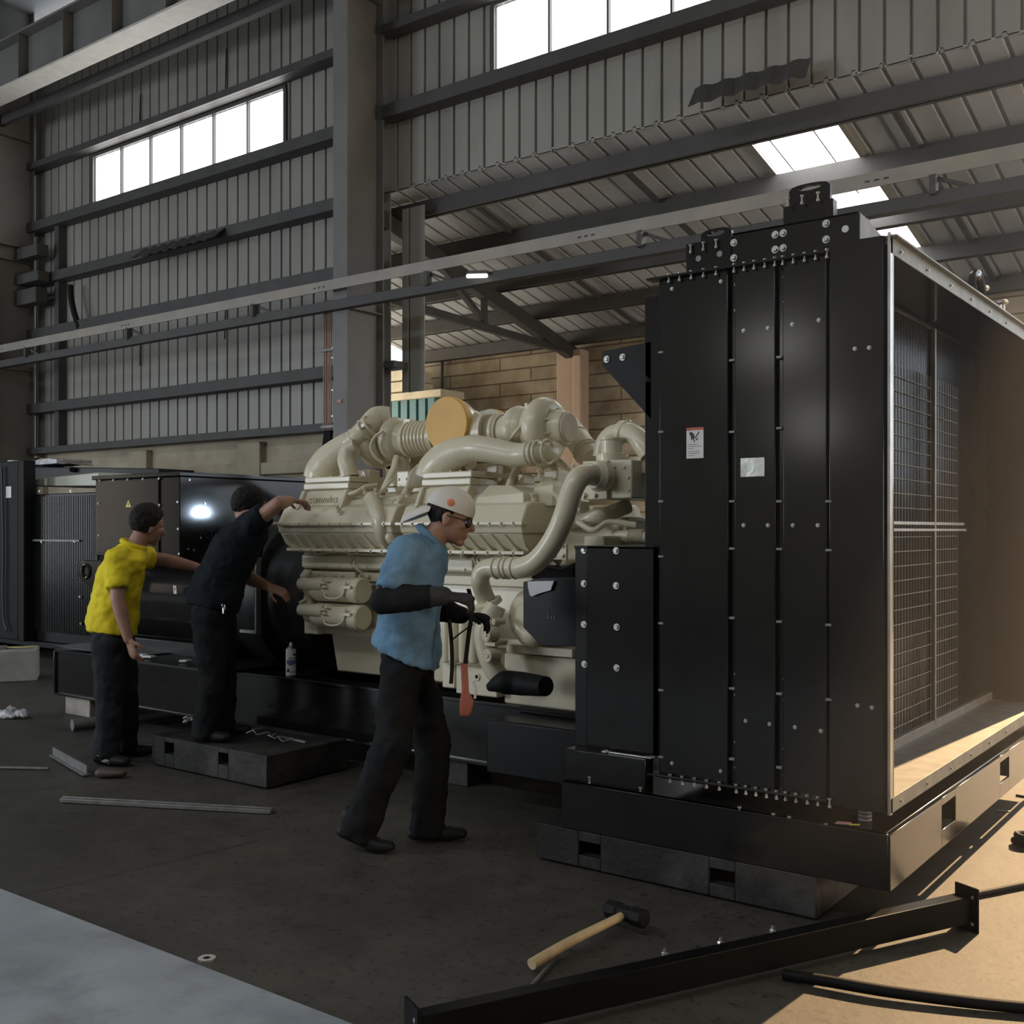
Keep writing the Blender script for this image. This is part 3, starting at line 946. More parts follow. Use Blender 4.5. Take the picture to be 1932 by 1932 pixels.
MB().box(x0, x1, yl - 0.0003, yl, lab(0, 0.09).z, zt_).build('red_header', 'red_label', lb, smooth=False)
MB().prism([lab(0.09, 0.08), lab(0.13, 0.02), lab(0.17, 0.08)], (0, -0.0008, 0)).build('header_mark', 'label_ink', lb, smooth=False)
MB().prism([lab(0.18, 0.15), lab(0.32, 0.14), lab(0.42, 0.2), lab(0.5, 0.28), lab(0.47, 0.36), lab(0.44, 0.35), lab(0.52, 0.47), lab(0.48, 0.49), lab(0.4, 0.37), lab(0.36, 0.36), lab(0.34, 0.42), lab(0.28, 0.39), lab(0.26, 0.27), lab(0.17, 0.2)], (0, -0.0006, 0)).build('hand_pictogram', 'label_ink', lb, smooth=False)
MB().prism([lab(0.72, 0.14), lab(0.79, 0.14), lab(0.56, 0.35), lab(0.48, 0.36)], (0, -0.0006, 0)).prism([lab(0.55, 0.37), lab(0.74, 0.35), lab(0.66, 0.39), lab(0.62, 0.43)], (0, -0.0006, 0)).build('blade_pictogram', 'label_ink', lb, smooth=False)
tx = MB()
for w, e in ((0.54, 0.66), (0.6, 0.88), (0.67, 0.4), (0.77, 0.8), (0.83, 0.76), (0.9, 0.45)):
    tx.prism([lab(0.09, w), lab(e, w), lab(e, w + 0.018), lab(0.09, w + 0.018)], (0, -0.0004, 0))
tx.build('text_lines', 'grey_ink', lb, smooth=False)
a, b = R(1400, 865), R(1445, 899)
dp = MB().box(a.x, b.x, RY - 0.0145, RY - 0.012, b.z, a.z).build('data_plate', 'silver_plate', rad, bevel=0.001)

# guard plate of the coupling bay, bolted beside the radiator
GY = 3.97
gd = thing('guard_plate', 'black bolted guard plate at the engine side of the radiator foot', 'guard', P(1160, 1470, Y=GY))
a, b = P(1107, 1030, Y=GY), P(1233, 1030, Y=GY)
l = P(1083, 1030, Y=GY)
MB().box(a.x, b.x, GY, GY + 0.012, 0.50, a.z).build('plate', 'black_paint', gd, bevel=0.003)
MB().box(l.x, a.x - 0.002, GY + 0.008, GY + 0.03, 0.50, a.z).build('edge_strip', 'black_satin', gd, bevel=0.003)
MB().box(l.x, b.x, GY, GY + 0.3, a.z - 0.012, a.z).build('top_return', 'black_satin', gd, bevel=0.002)
for u, v in ((1102, 1038), (1102, 1101), (1102, 1178), (1103, 1253)):
    inst(BOLT_L, 'bolt', gd, P(u, v, Y=GY + 0.006), (0, -1, 0), rnd.random())
for u, v in ((1163, 1039), (1163, 1105), (1164, 1183), (1164, 1260)):
    inst(BOLT_L, 'bolt', gd, P(u, v, Y=GY), (0, -1, 0), rnd.random())

# radiator base frame: low skid with fork pockets in its end
SKZ0, SKZ1 = 0.165, 0.365
EX = -1.21
bs = thing('radiator_skid', 'low black steel base frame under the radiator with square pockets in its sunlit end', 'skid', (-1.9, 5.1, SKZ0))
mb = MB().box(l.x, EX - 0.01, 3.87, 3.90, SKZ0, SKZ1).box(l.x, EX - 0.02, 3.87, 6.75, SKZ1 - 0.01, SKZ1)
mb.box(l.x, b.x, 3.90, 3.97, SKZ1 - 0.01, 0.5)
mb.build('side_beam', 'black_paint', bs, bevel=0.004)
h = [(P(1777, 1567, X=EX).y, P(1803, 1567, X=EX).y), (P(1887, 1481, X=EX).y, P(1904, 1481, X=EX).y)]
ze0, ze1 = 0.235, 0.335
mb = MB()
ys = [3.87] + [q for hh in h for q in hh] + [6.75]
for i in range(0, len(ys), 2):
    mb.box(EX - 0.012, EX, ys[i], ys[i + 1], SKZ0, SKZ1)
for y0, y1 in h:
    mb.box(EX - 0.012, EX, y0, y1, SKZ0, ze0).box(EX - 0.012, EX, y0, y1, ze1, SKZ1)
    mb.box(EX - 0.2, EX - 0.012, y0 - 0.005, y0, ze0, ze1).box(EX - 0.2, EX - 0.012, y1, y1 + 0.005, ze0, ze1)
    mb.box(EX - 0.2, EX - 0.19, y0, y1, ze0, ze1)
mb.build('end_beam', 'black_paint', bs, bevel=0.003)
for u in (1395, 1459, 1489, 1558):
    inst(BOLT_V, 'bolt', bs, P(u, 1527 + (u - 1395) * 0.2, Y=3.88), (0, 0, 1))
for u, v in ((1112, 1470), (1208, 1490)):
    inst(BOLT_V, 'bolt', bs, P(u, v, Y=3.90) , (0, 0, 1))
# tape scraps on the skid
tag(MB().obox(P(1591, 1553, Z=SKZ1) + V((0, 0, 0.001)), 0.05, 0.03, 0.002, (0.9, 0.3, 0)).build('tape_scrap', 'pink_tape', smooth=False), 'small pink scrap of tape on the radiator base frame', 'tape scrap')
tag(MB().obox(P(1612, 1556, Z=SKZ1) + V((0, 0, 0.001)), 0.035, 0.012, 0.002, (0.9, 0.5, 0)).build('tape_scrap', 'yellow_label', smooth=False), 'small yellow scrap of tape on the radiator base frame', 'tape scrap')
# combination spanner on the guard ledge
a, b = P(1147, 1466, Y=3.93), P(1219, 1482, Y=3.93)
a.z = b.z = 0.504
wr = thing('spanner', 'bright combination spanner lying on the ledge of the guard plate', 'spanner', (a + b) / 2)
d = (b - a).normalized()
MB().bar(a, b, 0.014, 0.007).build('shank', 'zinc', wr, bevel=0.002)
MB().torus(a - d * 0.012, (0, 0, 1), 0.013, 0.005, 18, 8).build('ring_end', 'zinc', wr)
sd = V((-d.y, d.x, 0))
MB().prism([b - sd * 0.008, b + d * 0.012 - sd * 0.017, b + d * 0.034 - sd * 0.014, b + d * 0.030 - sd * 0.007, b + d * 0.016, b + d * 0.030 + sd * 0.007, b + d * 0.034 + sd * 0.014, b + d * 0.012 + sd * 0.017, b + sd * 0.008], (0, 0, 0.007)).build('open_jaw', 'zinc', wr)


# steel dunnage frames
def dunnage(label, x0, x1, y0, y1, z1, holes, hw=0.055, hz=(0.06, 0.12)):
    t = thing('steel_pallet', label, 'pallet', ((x0 + x1) / 2, (y0 + y1) / 2, 0), 'steel pallets under the generator set')
    for yy in (y0, y1 - 0.06):
        mb = MB()
        xs = [x0]
        for hx in holes:
            xs += [hx - hw, hx + hw]
        xs.append(x1)
        for i in range(0, len(xs), 2):
            mb.box(xs[i], xs[i + 1], yy, yy + 0.06, 0.01, z1)
        for hx in holes:
            mb.box(hx - hw, hx + hw, yy, yy + 0.06, 0.01, hz[0]).box(hx - hw, hx + hw, yy, yy + 0.06, hz[1], z1)
        mb.build('side_beam', 'dunnage_steel', t, bevel=0.004)
    for xx in (x0, x1 - 0.06):
        MB().box(xx, xx + 0.06, y0 + 0.06, y1 - 0.06, 0.01, z1).build('end_beam', 'dunnage_steel', t, bevel=0.004)
    MB().box(x0 + 0.06, x1 - 0.06, y0 + 0.06, y1 - 0.06, z1 - 0.014, z1 - 0.002).build('deck', 'dunnage_steel', t, smooth=False)
    return t


h1, h2 = P(1112, 1592, Y=3.87).x, P(1362, 1650, Y=3.87).x
dunnage('scraped black steel pallet frame lying under the radiator end', P(1012, 1590, Y=3.87).x, P(1540, 1700, Y=3.87).x, 3.87, 4.75, 0.163, (h1, h2))
h1, h2 = P(319, 1415, Y=4.0).x, P(421, 1437, Y=4.0).x
dunnage('dark steel pallet frame that the man in the dark tee shirt stands on', -5.75, P(503, 1470, Y=4.0).x, 4.0, 4.62, 0.19, (h1, h2), 0.045, (0.09, 0.16))

# ================================================================== engine skid
KY, KZ0, KZ1 = 4.70, 0.14, 0.50
ks = thing('engine_skid', 'long black steel skid beam carrying the cream engine and the alternator', 'skid', (-5.3, 5.25, KZ0))
for y0, y1 in ((KY, KY + 0.16), (5.64, 5.80)):
    mb = MB().box(-8.05, -2.66, y0 + 0.02, y0 + 0.04, KZ0, KZ1).box(-8.05, -2.66, y0, y1, KZ1 - 0.02, KZ1).box(-8.05, -2.66, y0, y1, KZ0, KZ0 + 0.02)
    mb.build('long_beam', 'black_paint', ks, bevel=0.004)
MB().box(-8.07, -8.04, KY, 5.8, KZ0, KZ1).build('end_plate', 'black_paint', ks, bevel=0.02)
for x in (-7.2, -6.0, -4.6, -3.3):
    MB().box(x, x + 0.14, KY + 0.05, 5.7, KZ0, KZ1 - 0.03).build('cross_beam', 'black_satin', ks)
MB().box(-8.05, -6.9, KY - 0.02, 5.7, KZ1 + 0.02, KZ1 + 0.03).build('tray', 'black_paint', ks, bevel=0.003)
MB().box(-7.0, -5.75, 4.55, 5.5, KZ1 + 0.0, KZ1 + 0.02).build('step_plate', 'black_satin', ks, bevel=0.003)
p0 = P(950, 1316, Y=4.6)
MB().box(p0.x, -2.66, 4.45, 4.7, 0.18, 0.46).build('outrigger', 'black_satin', ks, bevel=0.01)
for k, (x, y) in enumerate(((-7.75, 4.72), (-7.75, 5.6), (-5.6, 5.6), (-3.2, 5.6), (-4.0, 4.72))):
    tag(MB().box(x - 0.17, x + 0.17, y, y + 0.22, 0, KZ0 - 0.002).build('timber_block', 'grey_wood' if k == 0 else 'dunnage_steel', bevel=0.006),  # blocks below the engine take a dark colour in place of shade
        ('squared grey block propping the skid end beside the man in yellow' if k == 0 else 'squared block coloured dark for the shade below the engine, propping the skid'), 'block', 'blocks propping the skid')

# ================================================================== alternator
AC = V((-6.7, 5.25, 1.0))
al = thing('alternator', 'black alternator with a big terminal box behind the two workers', 'alternator', (-6.7, 5.25, KZ1))
MB().lathe((-7.75, AC.y, 0.98), (1, 0, 0), [(0, 0.28), (0.03, 0.40), (0.12, 0.43), (0.14, 0.455), (1.5, 0.455), (1.52, 0.43), (1.75, 0.43)], 48).build('stator_barrel', 'black_paint', al, angle=25)
BX0, BX1, BY0, BY1 = P(180, 900, Y=4.6).x, P(339, 900, Y=4.6).x, 4.6, 5.9
BZ0, BZ1 = 1.26, P(339, 890, Y=4.6).z
MB().box(BX0, BX1, BY0, BY1, BZ0, BZ1 - 0.03).build('terminal_box', 'black_paint', al, bevel=0.006)
MB().box(BX0 - 0.02, BX1 + 0.02, BY0 - 0.02, BY1 + 0.02, BZ1 - 0.03, BZ1).build('box_lid', 'black_paint', al, bevel=0.005)
MB().box(BX0 + 0.2, BX1 - 0.05, 5.0, 5.6, 0.9, BZ0).build('box_pedestal', 'black_satin', al, bevel=0.01)
a, b = P(186, 903, Y=4.6), P(302, 1045, Y=4.6)
dr = MB().box(a.x, b.x, BY0 - 0.012, BY0 + 0.002, BZ0 + 0.02, a.z - 0.02).build('access_cover', 'black_paint', al, bevel=0.003)
for u, v in ((186, 950), (187, 1010), (214, 906), (241, 905), (270, 904), (300, 903), (301, 953), (335, 947), (336, 998), (338, 1045), (188, 906)):
    inst(BOLT_S, 'bolt', al, P(u, v, Y=BY0 - 0.012), (0, -1, 0))
q = [P(242, 943, Y=BY0 - 0.0135), P(236.5, 957, Y=BY0 - 0.0135), P(247.5, 956.5, Y=BY0 - 0.0135)]
tr = MB().prism(q, (0, 0.0015, 0)).build('warning_triangle', 'yellow_label', al, smooth=False)
MB().prism([P(u, v, Y=BY0 - 0.0142) for u, v in ((242.6, 947), (240.6, 952), (242, 952), (241.2, 955.5), (243.6, 950.5), (242.2, 950.5))], (0, 0.0006, 0)).build('bolt_sign', 'label_ink', tr, smooth=False)
for u, v in ((386, 950), (366, 1038), (355, 1036), (357, 905), (412, 1010), (379, 1015)):
    inst(BOLT_S, 'bolt', al, P(u, v, X=BX1), (1, 0, 0))
for u, v in ((393, 1009), (412, 1008)):
    MB().torus(P(u, v, X=BX1 + 0.005), (1, 0, 0), 0.028, 0.008, 18, 6).build('cable_gland', 'black_rubber', al)
# label on the barrel
an = math.radians(20)
p = P(341, 1112, Y=4.80)
MB().obox((p.x, 4.752, p.z), 0.034, 0.06, 0.004, (1, 0, 0), (0, -0.1, 1)).build('barrel_label', 'white_label', al, smooth=False)
MB().obox((p.x, 4.7485, p.z + 0.006), 0.006, 0.02, 0.003, (1, 0, 0), (0, -0.1, 1)).build('barrel_label_mark', 'label_ink', al, smooth=False)
# lifting ear at the drive-out end
pc = P(163, 1078, Y=4.62)
mbe = MB().prism([P(u, v, Y=4.62) for u, v in ((143, 1070), (149, 1060), (160, 1057), (192, 1057), (205, 1070), (205, 1120), (172, 1112), (152, 1092), (144, 1082))], (0, 0.03, 0))
ear = mbe.build('lifting_ear', 'black_paint', al, bevel=0.008)
MB().torus(pc + V((0, -0.002, 0)), (0, 1, 0), 0.05, 0.012, 24, 8).build('ear_ring', 'black_paint', ear)
MB().box(-7.6, -6.2, 4.95, 5.55, KZ1, 0.62).build('foot', 'black_satin', al, bevel=0.01)
# bell housing to the flywheel
FXr = P(560, 1060, Y=4.9).x
MB().lathe((-6.0, AC.y, 1.0), (1, 0, 0), [(0, 0.46), (0.05, 0.50), (0.28, 0.53), (0.30, 0.56), (0.38, 0.56), (0.40, 0.50), (0.62, 0.48)], 48).build('bell_housing', 'black_satin', al, angle=30)
BOLT_B = bolt_mesh(0.012, 0.014, True, 'black_satin')
for k in range(20):
    an = 2 * PI * k / 20
    inst(BOLT_B, 'bolt', al, (-5.62, AC.y + 0.53 * math.cos(an), 1.0 + 0.53 * math.sin(an)), (1, 0, 0))
# bright edge of the guard angle behind the dark-shirted man
e0, e1, e2 = P(482, 1040, Y=4.66), P(482, 1196, Y=4.66), P(452, 1194, Y=4.66)
ga = thing('guard_angle', 'thin bright steel angle edge behind the man in the dark navy tee shirt', 'steel angle', e1)
MB().box(e0.x - 0.007, e0.x + 0.007, 4.66, 4.70, e1.z, e0.z).build('upright', 'dull_steel', ga, bevel=0.001)
MB().box(e2.x, e1.x, 4.66, 4.70, e1.z, e1.z + 0.02).build('lower_lip', 'dull_steel', ga, bevel=0.001)

# ================================================================== diesel engine
EYC = 5.25
eng = thing('diesel_engine', 'large cream painted vee diesel engine with turbochargers on top, mounted on the black skid', 'engine', (-4.2, EYC, KZ1))
CP = 'cream_paint'


def E(u, v, Y=4.62):
    return P(u, v, Y=Y)


def sec(mb, xa, xb, pts):
    return mb.prism([V((xa, y, z)) for y, z in pts], (xb - xa, 0, 0))


def mir(pts, on):
    return [(2 * EYC - y, z) for y, z in pts] if on else pts


XA0, XA1 = E(523, 990).x, E(742, 990).x
XB0, XB1 = E(752, 990).x, E(988, 1000).x
XF = -2.95                                   # front face of the block
XR = E(566, 1060, 4.75).x                    # rear face of the block

# crankcase, deck between the banks, sump
mb = MB()
sec(mb, XR + 0.05, XF, [(4.80, 0.80), (4.80, 1.16), (4.86, 1.34), (4.95, 1.40), (5.0, 1.52), (5.5, 1.52), (5.55, 1.40), (5.64, 1.34), (5.70, 1.16), (5.70, 0.80)])
mb.build('crankcase', CP, eng, bevel=0.008)
xo = E(606, 1190, 4.76).x
MB().box(xo, XF - 0.02, 4.755, 5.745, 0.795, 0.85).build('sump_rail', CP, eng, bevel=0.004)
xs = E(625, 1230, 4.8).x
mb = MB(); sec(mb, xs, -3.55, [(4.85, KZ1 + 0.05), (4.80, 0.795), (5.70, 0.795), (5.65, KZ1 + 0.05)])
mb.build('oil_sump', CP, eng, bevel=0.012)
mb = MB(); sec(mb, E(951, 1250, 4.72).x, E(1086, 1250, 4.72).x + 0.25, [(4.72, 0.50), (4.72, 0.775), (5.7, 0.775), (5.7, 0.50)])
mb.build('front_sump', CP, eng, bevel=0.01)
MB().box(E(955, 1225, 4.68).x, E(1080, 1225, 4.68).x, 4.68, 4.9, 0.785, 0.83).hexbolt((E(991, 1221, 4.68).x, 4.70, 0.83), (0, 0, 1), 0.01, 0.03).build('pump_ledge', CP, eng, bevel=0.004)
BOLT_C = bolt_mesh(0.007, 0.008, True, CP)
for k in range(14):
    inst(BOLT_C, 'bolt', eng, (xo + 0.08 + k * 0.12, 4.755, 0.822), (0, -1, 0))


def bank(far):
    sg = -1 if not far else 1
    for i, (xa, xb, hx0, hx1) in enumerate(((XA0, XA1, E(573, 940, 4.70).x, E(650, 940, 4.70).x), (XB0, XB1, E(797, 940, 4.70).x, E(880, 940, 4.70).x))):
        nm = lambda s: s
        mb = MB()
        sec(mb, xa + 0.02, xb, mir([(4.615, 1.43), (4.60, 1.487), (4.655, 1.585), (4.70, 1.605), (5.02, 1.60), (5.02, 1.43)], far))
        cov = mb.build('rocker_cover', CP, eng, bevel=0.010, segs=3)
        mb = MB(); sec(mb, xa, xb + 0.01, mir([(4.588, 1.478), (4.588, 1.494), (4.64, 1.494), (4.64, 1.478)], far))
        if not far:
            n = 11
            for k in range(n):
                x = xa + 0.05 + (xb - xa - 0.1) * k / (n - 1)
                mb.hexbolt((x, 4.592, 1.486), (0, -1, 0), 0.009, 0.012)
        mb.build('cover_flange', CP, cov, bevel=0.003)
        mb = MB()
        sec(mb, xa + 0.03, xb - 0.01, mir([(4.70, 1.335), (4.66, 1.365), (4.62, 1.43), (5.0, 1.43), (5.0, 1.335)], far))
        hd = mb.build('cylinder_head', CP, eng, bevel=0.006)
        if not far:
            mb = MB()
            mb.box(xa + 0.06, xb - 0.02, 4.645, 4.72, 1.318, 1.336)
            n = 4
            for k in range(n):
                for dx in (0.0, 0.09):
                    x = xa + 0.14 + (xb - xa - 0.2) * k / n + dx
                    mb.prism([(x, 4.61, 1.428), (x + 0.05, 4.665, 1.336), (x + 0.05, 4.72, 1.336), (x, 4.72, 1.428)], (0.022, 0, 0))
                    mb.hexbolt((x + 0.05, 4.65, 1.327), (0, -1, 0), 0.009, 0.012)
            mb.build('head_ribs', CP, hd, bevel=0.002)
        # charge air housing with its flanged top
        mb = MB()
        sec(mb, hx0, hx1, mir([(4.72, 1.59), (4.74, 1.70), (4.76, 1.72), (5.02, 1.72), (5.05, 1.59)], far))
        sec(mb, hx0 - 0.03, hx1 + 0.01, mir([(4.725, 1.705), (4.725, 1.745), (5.05, 1.745), (5.05, 1.705)], far))
        sec(mb, hx0 - 0.03, hx1 + 0.01, mir([(4.735, 1.748), (4.735, 1.785), (5.05, 1.785), (5.05, 1.748)], far))
        ho = mb.build('air_housing', CP, eng, bevel=0.007, segs=3)
        if not far:
            MB().prism([(hx0 + 0.005, 4.685, 1.60), (hx1 - 0.01, 4.685, 1.60), (hx1 - 0.015, 4.715, 1.69), (hx0 + 0.01, 4.715, 1.69)], (0, 0.03, 0)).build('name_plate_boss', CP, ho, bevel=0.004)
            for x in (hx0 - 0.02, hx1 - 0.005):
                MB().prism([(x, 4.64, 1.58), (x, 4.70, 1.70), (x, 4.76, 1.70), (x, 4.76, 1.58)], (0.03, 0, 0)).build('housing_lug', CP, ho, bevel=0.008, segs=3)
            for k in range(5):
                inst(BOLT_C, 'bolt', ho, (hx0 + 0.02 + k * (hx1 - hx0 - 0.04) / 4, 4.76, 1.785), (0, 0, 1))
        # lower shoulder running on from the housing
        mb = MB()
        x2 = xb - 0.05 if i == 0 else xb - 0.32
        sec(mb, hx1, x2, mir([(4.69, 1.59), (4.76, 1.66), (4.95, 1.66), (5.02, 1.59)], far))
        mb.build('manifold_shoulder', CP, eng, bevel=0.02, segs=3)
        if i == 0 and not far:
            mb = MB()
            cx = hx1 + 0.02
            sec(mb, xa + 0.03, hx0 - 0.02, [(4.66, 1.585), (4.70, 1.635), (4.98, 1.645), (5.0, 1.585)])
            mb.build('end_shoulder', CP, eng, bevel=0.02, segs=3)


bank(False)
bank(True)
# raised lettering on the first housing
hx0, hx1 = E(573, 940, 4.70).x, E(650, 940, 4.70).x
fc = bpy.data.curves.new('embossed_lettering', 'FONT')
fc.body = 'cummins'
fc.size = 0.072
fc.extrude = 0.003
fc.align_x = 'CENTER'
fo = bpy.data.objects.new('embossed_lettering', fc)
COL.objects.link(fo)
fo.parent = None
fo.location = V(((hx0 + hx1) / 2, 4.688, 1.622)) - ORG[eng.name]
fo.rotation_euler = (PI / 2 - math.atan2(0.03, 0.09), 0, 0)
fc.materials.append(MATS[CP])
bpy.context.view_layer.update()
fm = bpy.data.meshes.new_from_object(fo.evaluated_get(bpy.context.evaluated_depsgraph_get()))
tf = inst(fm, 'embossed_lettering', eng, fo.location + ORG[eng.name], (0, 0, 1))
tf.rotation_mode = 'XYZ'
tf.rotation_euler = fo.rotation_euler
bpy.data.objects.remove(fo)

# end face of the second bank, chamfered wedge covers
for u0, u1, vt, vb, y in ((897, 992, 915, 962, 4.70), (1003, 1047, 898, 950, 4.84)):
    a, b = P(u0, vb, Y=y), P(u1, vb, Y=y)
    zt = P(u0, vt, Y=y).z
    zb = 1.58
    mb = MB()
    w = b.x - a.x
    mb.loft([[(a.x, y - 0.02, zb), (b.x, y - 0.02, zb), (b.x, y + 0.3, zb), (a.x, y + 0.3, zb)],
             [(a.x + 0.01, y, zt - 0.07), (b.x - 0.01, y, zt - 0.05), (b.x - 0.01, y + 0.26, zt - 0.05), (a.x + 0.01, y + 0.26, zt - 0.07)],
             [(a.x + 0.03, y + 0.08, zt), (a.x + w * 0.55, y + 0.08, zt - 0.005), (a.x + w * 0.55, y + 0.2, zt - 0.005), (a.x + 0.03, y + 0.2, zt)]])
    mb.build('breather_cover', CP, eng, bevel=0.008, segs=3)
# connecting sleeve between the banks' covers
a, b = E(715, 955, 4.74), E(758, 954, 4.74)
MB().cyl(a, b, 0.036).torus(a + (b - a) * 0.3, b - a, 0.037, 0.005, 20, 6).torus(a + (b - a) * 0.75, b - a, 0.037, 0.005, 20, 6).build('coolant_sleeve', CP, eng)
MB().tube([E(700, 945, 4.72), E(708, 962, 4.66), E(716, 985, 4.62), E(722, 1010, 4.64), E(730, 1025, 4.7)], [0.05, 0.05, 0.045, 0.04, 0.035], 14, 5, flat=1.3).build('water_elbow', CP, eng)
MB().tube([E(737, 990, 4.74), E(733, 1002, 4.66), E(738, 1018, 4.64), E(748, 1022, 4.72)], 0.03, 12, 5).build('water_elbow', CP, eng)
a, b = E(738, 1000, 4.74), E(775, 1000, 4.74)
MB().cyl(a, b, 0.036).torus(a + (b - a) * 0.5, b - a, 0.037, 0.006, 20, 6).build('coolant_sleeve', CP, eng)

# side covers of the camshaft gallery
for u0, u1 in ((570, 664), (668, 745), (755, 893), (897, 1000)):
    a, b = E(u0, 1058, 4.74).x, E(u1, 1058, 4.74).x
    mb = MB(); sec(mb, a, b, [(4.735, 1.215), (4.735, 1.285), (4.765, 1.31), (4.86, 1.31), (4.86, 1.205), (4.75, 1.205)])
    mb.build('gallery_cover', CP, eng, bevel=0.008, segs=3)
    mb = MB(); sec(mb, a + 0.03, b + 0.0, [(4.765, 1.135), (4.765, 1.19), (4.86, 1.19), (4.86, 1.13)])
    mb.build('gallery_lower_cover', CP, eng, bevel=0.006)
for k in range(7):                           # port stubs in the shade under the heads
    x = XA0 + 0.2 + k * 0.3
    mb = MB()
    mb.tube([(x, 4.70, 1.335), (x + 0.04, 4.75, 1.31), (x + 0.05, 4.80, 1.28)], 0.022, 10, 4)
    mb.ell((x + 0.045, 4.72, 1.312), 0.016, 0.016, 0.022)
    mb.build('port_stub', CP, eng)
mb = MB()
mb.tube([E(664, 1050, 4.72), E(668, 1058, 4.715), E(667, 1066, 4.70), E(672, 1073, 4.70), E(681, 1080, 4.72), E(686, 1089, 4.74)], 0.006, 8, 4)
mb.build('harness_wire', CP, eng)
mb = MB()
mb.tube([E(893, 1052, 4.72), E(897, 1062, 4.715), E(898, 1072, 4.72)], 0.006, 8, 4)
mb.build('harness_wire', CP, eng)
mb = MB()
mb.box(E(590, 1090, 4.77).x, E(705, 1090, 4.77).x, 4.755, 4.8, 1.112, 1.124)
for u in (600, 632, 646, 683, 697):
    mb.hexbolt(E(u, 1087, 4.765), (0, -1, 0), 0.012, 0.02)
mb.build('gallery_rail', CP, eng)
mb = MB(); sec(mb, E(577, 1080, 4.78).x, E(592, 1080, 4.78).x, [(4.74, 1.10), (4.72, 1.16), (4.76, 1.2), (4.9, 1.2), (4.9, 1.1)])
mb.build('rear_boss', CP, eng, bevel=0.012, segs=3)
# mounting bracket plate behind the starters
MB().box(E(553, 1110, 4.85).x, E(577, 1110, 4.85).x, 4.85, 4.87, P(565, 1128, Y=4.85).z, P(565, 1084, Y=4.85).z).build('bracket_plate', 'dull_steel', eng, bevel=0.003)

# two starter motors
for k, v in enumerate((1112, 1162)):
    y = 4.66
    c0, c1 = E(600, v - 1, y), E(686, v + 2, y)
    c1.z = c0.z = (c0.z + c1.z) / 2
    L = c1.x - c0.x
    st = MB().lathe(c0, (1, 0, 0), [(-0.09, 0.03), (-0.085, 0.05), (-0.02, 0.055), (0, 0.072), (0.02, 0.075), (L - 0.08, 0.075), (L - 0.075, 0.078), (L - 0.012, 0.078), (L, 0.07)], 32).build('starter_motor', CP, eng, angle=30)
    s0 = V((c0.x - 0.10, y - 0.055, c0.z + 0.03))
    MB().lathe(s0, (1, 0, 0), [(0, 0.02), (0.004, 0.036), (0.075, 0.040), (0.08, 0.036), (0.09, 0.036), (0.094, 0.040), (0.2, 0.040), (0.21, 0.03)], 24).build('solenoid', CP, st, angle=30)
    mb = MB()
    for j in range(7):
        an = j * 0.9
        q = s0 + V((0.21 + 0.012 * (j % 3), 0.022 * math.cos(an), 0.026 * math.sin(an)))
        mb.lathe(q, (1, -0.3, 0), [(0, 0.010), (0.03, 0.010), (0.03, 0.006), (0.05, 0.006)], 8)
    e = s0 + V((0.23, 0, -0.02))
    mb.tube([e, e + V((0.02, -0.03, -0.05)), e + V((0.10, -0.035, -0.06)), c1 + V((-0.10, -0.085, -0.03)), c1 + V((-0.07, -0.08, 0.02))], 0.007, 8, 5)
    mb.build('starter_wiring', CP, st)
    mb = MB()
    mb.box(c1.x - 0.085, c1.x - 0.02, y - 0.095, y - 0.07, c0.z + 0.012, c0.z + 0.032).hexbolt((c1.x - 0.07, y - 0.085, c0.z + 0.036), (0, 0, 1), 0.01, 0.02)
    mb.build('terminal_strap', CP, st, bevel=0.004)
    MB().lathe((c0.x - 0.1, y + 0.05, c0.z), (1, 0, 0), [(0, 0.05), (0.02, 0.06), (0.09, 0.08)], 20).build('drive_nose', CP, st)
MB().box(E(578, 1140, 4.72).x, E(604, 1140, 4.72).x, 4.70, 4.82, P(590, 1196, Y=4.72).z, P(590, 1168, Y=4.72).z).build('starter_foot', CP, eng, bevel=0.008)
mb = MB(); mb.cyl(E(566, 1138, 4.66), E(580, 1130, 4.66), 0.012).box(*sum(([q.x, r.x] for q, r in ((E(577, 1140, 4.68), E(590, 1140, 4.68)),)), []), 4.66, 4.72, P(580, 1141, Y=4.68).z, P(580, 1122, Y=4.68).z)
mb.build('relay', CP, eng, bevel=0.004)
MB().box(E(562, 1128, 4.70).x, E(575, 1128, 4.70).x, 4.69, 4.73, P(568, 1139, Y=4.7).z, P(568, 1120, Y=4.7).z).build('relay_box', 'black_rubber', eng, bevel=0.004)


# ---------------------------------------------------------------- turbochargers and exhaust
def bellows(mb, p0, d, L, r, n=7):
    prof = [(0, r * 0.93)]
    for k in range(n):
        b = L * k / n
        prof += [(b + L / n * 0.15, r * 0.93), (b + L / n * 0.4, r * 1.04), (b + L / n * 0.75, r * 1.04), (b + L / n * 0.95, r * 0.93)]
    return mb.lathe(p0, d, prof, 32)


